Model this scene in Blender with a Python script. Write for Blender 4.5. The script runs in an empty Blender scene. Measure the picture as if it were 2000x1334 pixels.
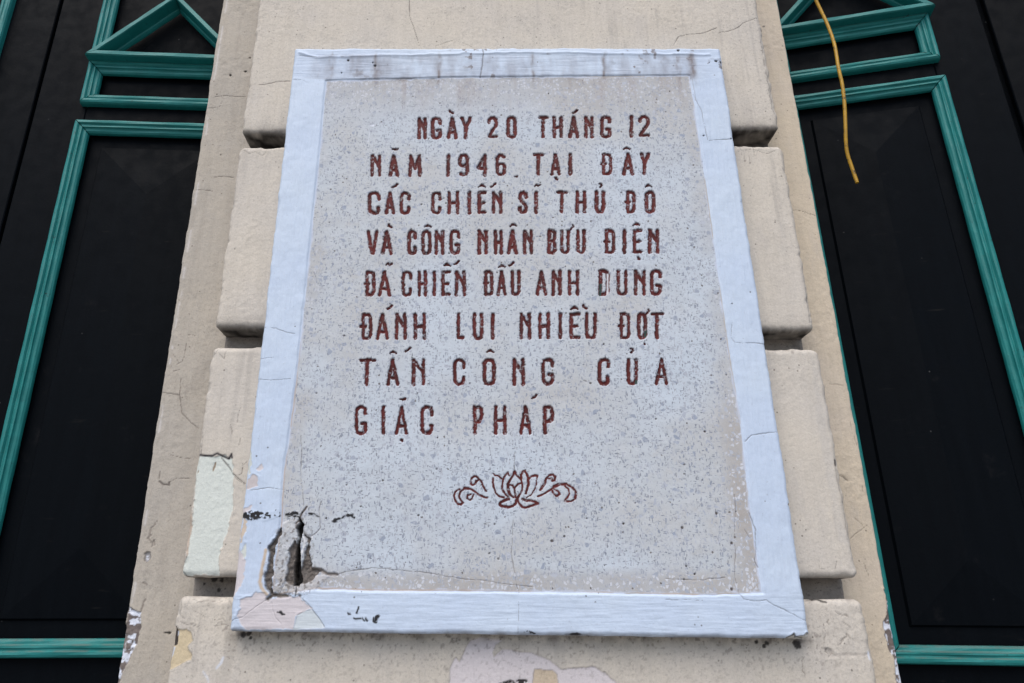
import bpy, bmesh, math, random
import numpy as np
from mathutils import Vector, Matrix

random.seed(5)
R = math.radians
sc = bpy.context.scene
col = sc.collection

# ------------------------------------------------------------------ camera, sky, sun, exposure
PITCH = R(20.03)
FPX = 1374.0                       # focal length in pixels of the 2000 px wide photograph
PCX, PCY = 930.0, 667.0            # principal point (the photograph is slightly cropped sideways)
EYE = 1.6
cam = bpy.data.cameras.new('camera')
cam.sensor_width = 36.0
cam.lens = FPX / 2000 * 36
cam.shift_x = (1000 - PCX) / 2000
cam.clip_start = 0.02
cam.clip_end = 500
camo = bpy.data.objects.new('camera', cam)
camo.location = (0, 0, EYE)
camo.rotation_euler = (R(90) + PITCH, 0, 0)
col.objects.link(camo)
sc.camera = camo

SUN_EL, SUN_AZ = R(58), R(196)      # azimuth clockwise from +Y
w = bpy.data.worlds.new('World')
sc.world = w
w.use_nodes = True
wn = w.node_tree
bg = wn.nodes['Background']
sky = wn.nodes.new('ShaderNodeTexSky')
sky.sky_type = 'NISHITA'
sky.sun_disc = False
sky.sun_elevation = SUN_EL
sky.sun_rotation = SUN_AZ
sky.dust_density = 3.0
sky.ozone_density = 1.0
wn.links.new(sky.outputs[0], bg.inputs[0])
bg.inputs[1].default_value = 0.14
sun = bpy.data.lights.new('sun', 'SUN')
sun.energy = 1.5
sun.angle = R(60)
sun.color = (1.0, 0.96, 0.9)
suno = bpy.data.objects.new('sun', sun)
sd = Vector((math.sin(SUN_AZ) * math.cos(SUN_EL), math.cos(SUN_AZ) * math.cos(SUN_EL), math.sin(SUN_EL)))
suno.rotation_euler = sd.to_track_quat('Z', 'Y').to_euler()
suno.location = (0, -4, 6)
col.objects.link(suno)
vs = sc.view_settings
vs.view_transform = 'Standard'
vs.look = 'None'
vs.gamma = 1
vs.use_curve_mapping = False
vs.exposure = 0.42

# ------------------------------------------------------------------ depths of the wall's planes (metres from the camera)
Y_FRAME = 1.25
Y_PANEL = Y_FRAME + 0.0022
Y_BLOCK = 1.285
Y_JOINT = 1.338
Y_WING = 1.353
Y_BACK = 1.44


def ray(px, py):
    u = (px - PCX) / FPX
    v = (PCY - py) / FPX
    return u, math.cos(PITCH) - v * math.sin(PITCH), math.sin(PITCH) + v * math.cos(PITCH)


def at(px, py, Y):
    """point of the photograph laid on the wall plane at depth Y -> (x, z)"""
    a, b, c = ray(px, py)
    t = Y / b
    return (a * t, EYE + c * t)


# ------------------------------------------------------------------ small numpy noise kit
def _hash(ix, iy, s):
    n = (ix.astype(np.int64) * 374761393 + iy.astype(np.int64) * 668265263 + s * 974634777) & 0x7fffffff
    n = ((n ^ (n >> 13)) * 1274126177) & 0x7fffffff
    n = n ^ (n >> 16)
    return (n & 0xffff) / 65535.0


def vn(x, y, s=0):
    ix = np.floor(x); iy = np.floor(y)
    fx = x - ix; fy = y - iy
    fx = fx * fx * (3 - 2 * fx); fy = fy * fy * (3 - 2 * fy)
    a = _hash(ix, iy, s); b = _hash(ix + 1, iy, s); c = _hash(ix, iy + 1, s); d = _hash(ix + 1, iy + 1, s)
    return (a + (b - a) * fx) * (1 - fy) + (c + (d - c) * fx) * fy


def fbm(x, y, sx, sy=None, o=3, s=0):
    """noise with features of size sx by sy metres, in -1..1"""
    sy = sy or sx
    t = 0; a = 1; n = 0
    for k in range(o):
        t = t + a * (vn(x / sx * 2 ** k + 31.7 * k, y / sy * 2 ** k + 17.3 * k, s + k) * 2 - 1)
        n += a; a *= 0.5
    return t / n


def sst(a, b, x):
    t = np.clip((x - a) / (b - a), 0, 1)
    return t * t * (3 - 2 * t)


def d_line(X, Z, pts):
    d = np.full(X.shape, 1e9)
    for (ax, az), (bx, bz) in zip(pts[:-1], pts[1:]):
        vx, vz = bx - ax, bz - az
        t = np.clip(((X - ax) * vx + (Z - az) * vz) / max(vx * vx + vz * vz, 1e-12), 0, 1)
        d = np.minimum(d, np.hypot(X - ax - t * vx, Z - az - t * vz))
    return d


def sd_poly(X, Z, pts):
    """signed distance to a closed polygon, negative inside"""
    d = d_line(X, Z, list(pts) + [pts[0]])
    ins = np.zeros(X.shape, bool)
    n = len(pts)
    for i in range(n):
        ax, az = pts[i]; bx, bz = pts[(i + 1) % n]
        if az == bz:
            continue
        c = ((az > Z) != (bz > Z)) & (X < (bx - ax) * (Z - az) / (bz - az) + ax)
        ins ^= c
    return np.where(ins, -d, d)


class Relief:
    """a surface of the wall as a height field, with wear colours kept on its vertices"""

    def __init__(self, corners, nx, tv, Y, warp=0.001, seed=0, su=None, corner=0):
        (ax, az), (bx, bz), (cx, cz), (dx, dz) = corners     # bottom left, bottom right, top right, top left
        s = np.linspace(0, 1, nx) if su is None else np.asarray(su)
        t = np.linspace(0, 1, tv) if np.isscalar(tv) else np.asarray(tv)
        S, T = np.meshgrid(s, t)
        self.X = (ax * (1 - S) + bx * S) * (1 - T) + (dx * (1 - S) + cx * S) * T
        self.Z = (az * (1 - S) + bz * S) * (1 - T) + (dz * (1 - S) + cz * S) * T
        self.edge = -sd_poly(self.X, self.Z, corners)
        self.edge[0] = self.edge[-1] = 0
        self.edge[:, 0] = self.edge[:, -1] = 0
        if warp:
            n1 = fbm(self.X, self.Z, .05, s=seed + 50); n2 = fbm(self.X, self.Z, .05, s=seed + 60)
            self.X = self.X + n1 * warp; self.Z = self.Z + n2 * warp
        if corner:
            xl = ax * (1 - T) + dx * T; xr = bx * (1 - T) + cx * T
            zb = az * (1 - S) + bz * S; zt = dz * (1 - S) + cz * S
            X0 = xl * (1 - S) + xr * S; Z0 = zb * (1 - T) + zt * T
            aa = np.maximum(1 - (X0 - xl) / corner, 1 - (xr - X0) / corner)
            bb = np.maximum(1 - (Z0 - zb) / corner, 1 - (zt - Z0) / corner)
            k = (aa > 0) & (bb > 0)
            mx = np.maximum(aa, bb); f = np.where(k, mx / np.maximum(np.hypot(aa, bb), 1e-9), 1)
            self.X += np.where(k, (aa - aa * f) * corner, 0) * np.where(S < .5, 1, -1)
            self.Z += np.where(k, (bb - bb * f) * corner, 0) * np.where(T < .5, 1, -1)
        self.h = np.zeros(self.X.shape)
        self.tint = np.zeros(self.X.shape + (4,))
        self.zone = np.zeros(self.X.shape)
        self.Y = Y
        self.seed = seed
        self.zr = (self.Z.min(1), self.Z.max(1)); self.xr = (self.X.min(0), self.X.max(0))

    def sl(self, pts, m):
        xs = [p[0] for p in pts]; zs = [p[1] for p in pts]
        r = np.where((self.zr[1] > min(zs) - m) & (self.zr[0] < max(zs) + m))[0]
        c = np.where((self.xr[1] > min(xs) - m) & (self.xr[0] < max(xs) + m))[0]
        if len(r) == 0 or len(c) == 0:
            return None
        return (slice(r[0], r[-1] + 1), slice(c[0], c[-1] + 1))

    def over(self, sl, m, rgb):
        t = self.tint[sl]
        m = np.clip(m, 0, 1)[..., None]
        self.tint[sl] = t * (1 - m) + m * np.array(list(rgb) + [1.0])

    def pxs(self, pts):
        return [at(p[0], p[1], self.Y) for p in pts]

    def line(self, pts, w=.0012, depth=.001, rgb=(.05, .045, .04), a=1.0, rag=.0012, world=False, breakup=0.0):
        p = pts if world else self.pxs(pts)
        sl = self.sl(p, w + .012)
        if sl is None:
            return
        X, Z = self.X[sl], self.Z[sl]
        wx = X + fbm(X, Z, .008, s=7) * rag; wz = Z + fbm(X, Z, .008, s=8) * rag
        d = d_line(wx, wz, p)
        thin = w < .0021
        ww = w * np.clip(.72 + .75 * fbm(X, Z, .022, o=3, s=10), .3, 1.4) if thin else w
        if thin:
            a = a * .78
        m = np.clip(1 - d / ww, 0, 1)
        if breakup:
            m = m * sst(-breakup, .4 - breakup * .5, fbm(X, Z, .012, s=9) + .2)
        self.h[sl] -= depth * m
        self.over(sl, np.minimum(m * 1.5, 1) * a, rgb)

    def patch(self, pts, rgb, h=0.0, a=1.0, rag=.002, soft=.0008, rim=0.0, speck=None, scale=.008, world=False, rimcol=(.09, .075, .06)):
        p = pts if world else self.pxs(pts)
        sl = self.sl(p, .02 + soft)
        if sl is None:
            return None
        X, Z = self.X[sl], self.Z[sl]
        d = sd_poly(X, Z, p) + fbm(X, Z, scale, o=4, s=11 + int(p[0][0] * 1000) % 50) * rag
        m = sst(soft, -soft, d)
        if rim:
            self.over(sl, np.clip(1 - np.abs(d - .0004) / .0014, 0, 1) * rim, rimcol)
        mm = m * a
        if speck:
            th, sz = speck
            mm = mm * sst(th - .08, th + .08, fbm(X, Z, sz, o=3, s=21))
        self.h[sl] += h * m
        if rim:
            self.h[sl] += np.exp(-((d - .0022) / .0016) ** 2) * .0007 * sst(-.2, .4, fbm(X, Z, .02, o=3, s=12))
        self.over(sl, mm, rgb)
        return sl

    def blot(self, px, py, r, rgb, a=1.0, depth=0.0, sy=1.0):
        cx, cz = at(px, py, self.Y)
        sl = self.sl([(cx, cz)], r * 3)
        if sl is None:
            return
        X, Z = self.X[sl], self.Z[sl]
        d = np.hypot(X - cx, (Z - cz) / sy) + fbm(X, Z, .006, s=31) * r * .5
        m = sst(r, r * .6, d)
        self.h[sl] -= depth * m
        self.over(sl, m * a, rgb)

    def round_edges(self, r, chip=.0):
        e = self.edge + fbm(self.X, self.Z, .02, s=self.seed + 70) * r * .25
        if chip:
            c = fbm(self.X, self.Z, .045, o=4, s=self.seed + 71)
            e = e - np.clip(c - .35, 0, 1) * chip
        e = np.clip(e, 0, r)
        self.h -= r - np.sqrt(np.maximum(r * r - (r - e) ** 2, 0))

    def build(self, name, mat, parent=None, back=None, faces=None, side=None, skirt_rows=4):
        """faces: boolean array over the quads; back: depth the sides are carried back to;
        side(kind, X, Z, k) -> tint of the skirt"""
        ny, nx = self.X.shape
        V = np.stack([self.X, self.Y - self.h, self.Z], -1).reshape(-1, 3)
        T = self.tint.reshape(-1, 4); Q = self.zone.reshape(-1)
        idx = np.arange(ny * nx).reshape(ny, nx)
        F = np.stack([idx[:-1, :-1], idx[:-1, 1:], idx[1:, 1:], idx[1:, :-1]], -1)
        F = F[faces] if faces is not None else F.reshape(-1, 4)
        if back is not None:
            ring = np.concatenate([idx[0, :], idx[1:, -1], idx[-1, -2::-1], idx[-2:0:-1, 0]])
            kind = np.concatenate([np.zeros(nx), np.ones(ny - 1), np.full(nx - 1, 2), np.full(ny - 2, 3)])
            prev = ring
            base = V[ring]
            for k in range(1, skirt_rows + 1):
                f = k / skirt_rows
                nv = base.copy()
                nv[:, 1] = base[:, 1] * (1 - f) + back * f
                if k < skirt_rows:
                    j = fbm(nv[:, 0] + nv[:, 1], nv[:, 2] + nv[:, 1] * .7, .02, s=3) * .0012
                    nv[:, 0] += np.where((kind == 1) | (kind == 3), j, 0)
                    nv[:, 2] += np.where((kind == 0) | (kind == 2), j, 0)
                nt = np.zeros((len(ring), 4))
                if side is not None:
                    nt = side(kind, nv, f, T[ring])
                ni = np.arange(len(ring)) + len(V)
                V = np.concatenate([V, nv]); T = np.concatenate([T, nt]); Q = np.concatenate([Q, np.zeros(len(ring))])
                p2 = np.roll(prev, -1); n2 = np.roll(ni, -1)
                F = np.concatenate([F, np.stack([prev, ni, n2, p2], -1)])
                prev = ni
        used = np.zeros(len(V), bool); used[F.reshape(-1)] = True
        remap = np.cumsum(used) - 1
        return np_mesh(name, V[used], remap[F], mat, parent, T[used], Q[used])


def np_mesh(name, V, F, mat, parent, T=None, Q=None):
    me = bpy.data.meshes.new(name)
    me.vertices.add(len(V)); me.vertices.foreach_set('co', V.astype(np.float32).ravel())
    me.loops.add(F.size); me.loops.foreach_set('vertex_index', F.astype(np.int32).ravel())
    me.polygons.add(len(F))
    me.polygons.foreach_set('loop_start', np.arange(len(F), dtype=np.int32) * 4)
    me.polygons.foreach_set('loop_total', np.full(len(F), 4, dtype=np.int32))
    me.polygons.foreach_set('use_smooth', np.ones(len(F), dtype=bool))
    me.update(calc_edges=True)
    if T is not None:
        a = me.attributes.new('tint', 'FLOAT_COLOR', 'POINT'); a.data.foreach_set('color', T.astype(np.float32).ravel())
        b = me.attributes.new('zone', 'FLOAT', 'POINT'); b.data.foreach_set('value', Q.astype(np.float32).ravel())
    me.materials.append(mat)
    o = bpy.data.objects.new(name, me)
    col.objects.link(o)
    if parent:
        put_under(o, parent)
    return o


def put_under(o, parent):
    o.parent = parent
    o.matrix_parent_inverse = Matrix.LocRotScale(parent.location, parent.rotation_euler, None).inverted()


def empty(name, label, cat, loc, rz=0, group=None):
    o = bpy.data.objects.new(name, None)
    o.empty_display_size = .1
    o.location = loc; o.rotation_euler = (0, 0, rz)
    o['label'] = label; o['category'] = cat
    if group:
        o['group'] = group
    col.objects.link(o)
    return o


# ------------------------------------------------------------------ materials
class NT:
    def __init__(self, name):
        self.m = bpy.data.materials.new(name); self.m.use_nodes = True
        self.t = self.m.node_tree
        self.b = self.t.nodes['Principled BSDF']
        self.co = self.n('ShaderNodeTexCoord').outputs['Object']

    def n(self, ty, **kw):
        x = self.t.nodes.new(ty)
        for k, v in kw.items():
            setattr(x, k, v)
        return x

    def put(self, sock, v):
        if hasattr(v, 'is_output'):
            self.t.links.new(v, sock)
        elif isinstance(v, (tuple, list)):
            sock.default_value = (*v, 1) if len(v) == 3 and sock.type == 'RGBA' else v
        else:
            sock.default_value = v

    def map(self, scale=(1, 1, 1), src=None, loc=(0, 0, 0)):
        x = self.n('ShaderNodeMapping'); self.put(x.inputs[0], src or self.co)
        x.inputs['Scale'].default_value = scale; x.inputs['Location'].default_value = loc
        return x.outputs[0]

    def noise(self, scale, detail=3, rough=.55, vec=None):
        x = self.n('ShaderNodeTexNoise'); self.put(x.inputs['Vector'], vec or self.co)
        x.inputs['Scale'].default_value = scale; x.inputs['Detail'].default_value = detail
        x.inputs['Roughness'].default_value = rough
        return x.outputs['Fac']

    def voro(self, scale, feature='F1', vec=None, rnd=1.0):
        x = self.n('ShaderNodeTexVoronoi', feature=feature); self.put(x.inputs['Vector'], vec or self.co)
        x.inputs['Scale'].default_value = scale; x.inputs['Randomness'].default_value = rnd
        return x

    def ramp(self, fac, a, b, c0=0.0, c1=1.0):
        x = self.n('ShaderNodeMapRange', interpolation_type='SMOOTHSTEP'); self.put(x.inputs['Value'], fac)
        for i, v in zip((1, 2, 3, 4), (a, b, c0, c1)):
            self.put(x.inputs[i], v)
        return x.outputs[0]

    def math(self, op, a, b=0.0):
        x = self.n('ShaderNodeMath', operation=op); self.put(x.inputs[0], a); self.put(x.inputs[1], b)
        return x.outputs[0]

    def mix(self, fac, a, b, mode='MIX'):
        x = self.n('ShaderNodeMix', data_type='RGBA', blend_type=mode)
        self.put(x.inputs[0], fac); self.put(x.inputs[6], a); self.put(x.inputs[7], b)
        return x.outputs[2]

    def tint(self, base):
        a = self.n('ShaderNodeAttribute', attribute_name='tint')
        return self.mix(1.0, self.mix(a.outputs['Alpha'], base, (0, 0, 0)), a.outputs['Color'], 'ADD'), a.outputs['Alpha']

    def attr(self, name):
        return self.n('ShaderNodeAttribute', attribute_name=name).outputs['Fac']

    def bump(self, h, strength=.3, dist=.001):
        x = self.n('ShaderNodeBump'); x.inputs['Strength'].default_value = strength
        x.inputs['Distance'].default_value = dist; self.put(x.inputs['Height'], h)
        self.t.links.new(x.outputs[0], self.b.inputs['Normal'])

    def done(self, colour, rough=.85, spec=.3):
        self.put(self.b.inputs['Base Color'], colour); self.put(self.b.inputs['Roughness'], rough)
        self.b.inputs['Specular IOR Level'].default_value = spec
        return self.m


def wall_paint(name, c, c2, c3, grime=.35, streak=(90, 90, 9)):
    t = NT(name)
    base = t.mix(t.ramp(t.noise(5, 4), .35, .68), c, c2)
    base = t.mix(t.ramp(t.noise(17, 5, .65, t.map((1, 1, .35))), .5, .78, 0, .6), base, c3)
    st = t.noise(1, 4, .6, t.map(streak))
    base = t.mix(t.ramp(st, .35, .7, 0, .22), base, [x * .72 for x in c])
    gr = t.noise(210, 4, .75)
    zn = t.attr('zone')
    base = t.mix(t.math('MULTIPLY', t.ramp(gr, .54, .7, 0, grime * 1.5), zn), base, [x * .35 for x in c3])
    v = t.voro(75)
    dots = t.math('MULTIPLY', t.ramp(v.outputs['Distance'], .16, .1), t.ramp(t.noise(40, 2), .56, .62))
    base = t.mix(t.math('MULTIPLY', dots, .65), base, (.1, .085, .07))
    smg = t.math('MULTIPLY', t.ramp(t.noise(11, 5, .7), .5, .72), t.ramp(t.noise(95, 4, .75), .42, .62))
    base = t.mix(t.math('MULTIPLY', smg, t.math('MULTIPLY', zn, .45)), base, [x * .5 for x in c3])
    cc, al = t.tint(base)
    cc = t.mix(1.0, cc, t.mix(t.noise(320, 2, .6), (.86, .86, .86), (1.12, 1.12, 1.12)), 'MULTIPLY')
    h = t.math('ADD', t.math('MULTIPLY', st, .7), t.math('ADD', t.math('MULTIPLY', gr, .5), t.noise(120, 4, .6)))
    t.bump(h, .75, .0016)
    return t.done(cc, .88, .2)


M_block = wall_paint('cream_plaster', (.568, .522, .452), (.54, .503, .453), (.485, .455, .42))
M_wing_l = wall_paint('beige_plaster', (.432, .393, .336), (.41, .38, .337), (.37, .347, .317), .3)
M_wing_r = wall_paint('ochre_cream_plaster', (.555, .48, .375), (.525, .46, .38), (.47, .42, .37), .25)
M_joint = wall_paint('grimy_joint_plaster', (.33, .295, .26), (.27, .245, .22), (.2, .18, .16), .5)


def frame_paint():
    t = NT('pale_blue_paint')
    c = (.485, .575, .71)
    base = t.mix(t.ramp(t.noise(6, 4), .35, .7), c, (.51, .597, .71))
    h1 = t.noise(1, 4, .65, t.map((28, 28, 300)))
    v1 = t.noise(1, 4, .65, t.map((300, 28, 22)))
    z = t.attr('zone')
    br = t.mix(z, v1, h1)
    base = t.mix(t.ramp(br, .5, .78, 0, .24), base, (.38, .42, .50))
    base = t.mix(t.ramp(t.noise(190, 3, .7), .62, .75, 0, .3), base, (.2, .2, .22))
    v = t.voro(60)
    dots = t.math('MULTIPLY', t.ramp(v.outputs['Distance'], .13, .08), t.ramp(t.noise(30, 2), .58, .64))
    base = t.mix(t.math('MULTIPLY', dots, .75), base, (.08, .075, .07))
    cc, al = t.tint(base)
    cc = t.mix(1.0, cc, t.mix(t.noise(330, 2, .6), (.93, .93, .93), (1.07, 1.07, 1.07)), 'MULTIPLY')
    t.bump(t.math('ADD', br, t.math('MULTIPLY', t.noise(140, 3), .8)), .35, .0012)
    return t.done(cc, .6, .3)


def terrazzo():
    t = NT('terrazzo')
    wob = t.n('ShaderNodeTexNoise'); t.put(wob.inputs['Vector'], t.co); wob.inputs['Scale'].default_value = 160
    flat = t.n('ShaderNodeVectorMath', operation='MULTIPLY_ADD')
    t.put(flat.inputs[0], wob.outputs['Color']); flat.inputs[1].default_value = (.004, 0, .004)
    t.put(flat.inputs[2], t.map((1, 0, 1)))
    p = flat.outputs[0]
    z = t.attr('zone')
    mtx = t.mix(t.ramp(t.noise(7, 4), .3, .7), (.472, .512, .55), (.455, .468, .478))
    mtx = t.mix(t.ramp(t.noise(60, 3, .6), .5, .75, 0, .5), mtx, (.43, .425, .415))
    mtx = t.mix(t.ramp(t.noise(3.2, 2), .42, .62), mtx, (.482, .54, .605))
    mtx = t.mix(z, mtx, (.34, .30, .265))
    out = mtx
    for sc_, gate, thr, ca, cb, off, sq, wh in ((105, .15, .12, (.28, .32, .395), (.41, .44, .50), 0, (1, 1), 0),
                                               (180, .27, .12, (.25, .28, .335), (.41, .44, .50), 3.1, (1.7, .75), 0),
                                               (250, .24, .14, (.20, .22, .265), (.36, .385, .44), 7.7, (.65, 1.9), 0),
                                               (250, .18, .14, (.20, .215, .25), (.38, .40, .45), 2.2, (1.9, .65), 0),
                                               (150, .30, .10, (.50, .53, .59), (.58, .60, .65), 5.5, (1.2, 1), 1)):
        q = t.map((sq[0], 1, sq[1]), p, (off, 0, off * .7))
        e = t.voro(sc_, 'DISTANCE_TO_EDGE', q).outputs['Distance']
        c = t.voro(sc_, 'F1', q).outputs['Color']
        sep = t.n('ShaderNodeSeparateColor'); t.put(sep.inputs[0], c)
        chip = t.math('MULTIPLY', t.ramp(e, thr, thr + .05), t.math('LESS_THAN', sep.outputs[0], gate))
        cc = t.mix(sep.outputs[1], ca, cb)
        cc = t.mix(t.math('MULTIPLY', z, .6), cc, (.50, .52, .56))
        out = t.mix(t.math('MULTIPLY', chip, t.ramp(z, .1, .6, .2, 1)) if wh else chip, out, cc)
    v = t.voro(120, 'F1', p)
    sep = t.n('ShaderNodeSeparateColor'); t.put(sep.inputs[0], v.outputs['Color'])
    pit = t.math('MULTIPLY', t.ramp(v.outputs['Distance'], .26, .18), t.math('LESS_THAN', sep.outputs[2], .035))
    out = t.mix(t.math('MULTIPLY', pit, .8), out, (.09, .075, .065))
    cc, al = t.tint(out)
    cc = t.mix(1.0, cc, t.mix(t.noise(420, 2, .6), (.9, .9, .9), (1.1, 1.1, 1.1)), 'MULTIPLY')
    t.bump(t.math('SUBTRACT', t.noise(150, 4, .7), t.math('MULTIPLY', pit, 1.5)), .35, .0012)
    return t.done(cc, .7, .3)


M_frame = frame_paint()
M_terrazzo = terrazzo()


def door_black():
    t = NT('black_door_paint')
    n = t.noise(1, 4, .6, t.map((60, 60, 5)))
    c = t.mix(n, (.0014, .0022, .0034), (.0028, .0042, .0062))
    c = t.mix(t.ramp(t.noise(14, 5, .7), .6, .8, 0, .55), c, (.0135, .0135, .015))
    c = t.mix(t.math('MULTIPLY', t.ramp(t.noise(1, 3, .6, t.map((9, 9, 70))), .66, .76), .35), c, (.02, .019, .018))
    v = t.voro(26)
    sp = t.math('MULTIPLY', t.ramp(v.outputs['Distance'], .05, .03), t.ramp(t.noise(9, 2), .5, .6))
    c = t.mix(t.math('MULTIPLY', sp, .5), c, (.12, .12, .12))
    t.bump(t.math('ADD', n, t.noise(170, 3)), .25, .001)
    return t.done(c, t.ramp(t.noise(30, 3), .3, .7, .42, .6), .035)


def teal_paint():
    t = NT('teal_moulding_paint')
    n = t.noise(1, 4, .65, t.map((22, 22, 22)))
    c = t.mix(t.ramp(n, .35, .7), (.008, .155, .150), (.011, .19, .182))
    c = t.mix(t.ramp(t.noise(90, 4, .7), .6, .74, 0, .6), c, (.012, .05, .046))
    c = t.mix(t.math('MULTIPLY', t.ramp(t.noise(38, 5, .75), .66, .7), .85), c, (.02, .02, .019))
    g = t.n('ShaderNodeNewGeometry')
    s = t.n('ShaderNodeSeparateXYZ'); t.put(s.inputs[0], g.outputs['Normal'])
    dust = t.math('MULTIPLY', t.ramp(s.outputs[2], .35, .85), t.ramp(t.noise(35, 4), .3, .6))
    c = t.mix(t.math('MULTIPLY', dust, .5), c, (.12, .105, .09))
    t.bump(t.noise(1, 4, .6, t.map((200, 200, 200))), .3, .001)
    return t.done(c, .5, .35)


def simple(name, ca, cb, scale, rough, bump=.2):
    t = NT(name)
    n = t.noise(scale, 4, .6)
    t.bump(n, bump, .001)
    return t.done(t.mix(t.ramp(n, .35, .7), ca, cb), rough, .3)


M_door = door_black()
M_teal = teal_paint()
M_pave = simple('pavement_concrete', (.2, .19, .18), (.27, .26, .25), 6, .9)


def cable_mat():
    t = NT('yellow_cable_sheath')
    n = t.noise(60, 4, .7)
    c = t.mix(t.ramp(n, .3, .7), (.44, .25, .012), (.34, .19, .012))
    c = t.mix(t.ramp(t.noise(70, 4, .75), .55, .66), c, (.05, .035, .012))
    return t.done(c, .5, .4)


M_cable = cable_mat()

# ------------------------------------------------------------------ ground
me = bpy.data.meshes.new('pavement')
me.from_pydata([(-40, -40, 0), (40, -40, 0), (40, 40, 0), (-40, 40, 0)], [], [(0, 1, 2, 3)])
me.materials.append(M_pave)
o = bpy.data.objects.new('pavement', me); col.objects.link(o); o['kind'] = 'structure'


def fine(z0, z1, f0, f1, res, coarse=.03):
    """rows in 0..1 of a strip from z0 to z1, fine between f0 and f1"""
    a = []
    f0 = max(f0, z0); f1 = min(f1, z1)
    if f0 > z0 + .01:
        a += list(np.linspace(z0, f0, max(2, int((f0 - z0) / coarse)), endpoint=False))
    a += list(np.linspace(f0, f1, int((f1 - f0) / res) + 1))
    if z1 > f1 + .01:
        a += list(np.linspace(f1, z1, max(2, int((z1 - f1) / coarse)) + 1)[1:])
    a = np.array(a)
    return (a - z0) / (z1 - z0)


VIS0, VIS1 = 1.42, 3.02
TOP = 3.7

# ------------------------------------------------------------------ pilaster
pil = empty('pilaster', 'cream painted plaster pilaster with grooved rustication carrying the plaque', 'pilaster', (.065, Y_BACK, 0))
GRIME = (.016, .0135, .012)
CEMENT = (.17, .15, .135)
FLAKE = (.62, .66, .74)
PINK = (.56, .525, .54)
MINT = (.585, .62, .58)
CREAM = (.55, .46, .33)
CRK = (.06, .05, .045)


def z4(pts, ox, oy, s):
    return [(ox + x / s, oy + y / s) for x, y in pts]


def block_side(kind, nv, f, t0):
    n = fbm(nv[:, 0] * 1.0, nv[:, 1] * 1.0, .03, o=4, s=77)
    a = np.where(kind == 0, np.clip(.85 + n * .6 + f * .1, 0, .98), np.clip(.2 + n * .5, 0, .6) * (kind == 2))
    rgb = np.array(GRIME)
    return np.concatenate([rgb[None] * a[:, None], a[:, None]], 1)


def soft_relief(r, seed, amp=.0012, brush=.00025):
    r.h += fbm(r.X, r.Z, .12, o=2, s=seed) * amp * 1.2 + fbm(r.X, r.Z, .02, o=3, s=seed + 3) * amp * .35
    r.h += fbm(r.X, r.Z, .004, .06, o=3, s=seed + 5) * brush


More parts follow.
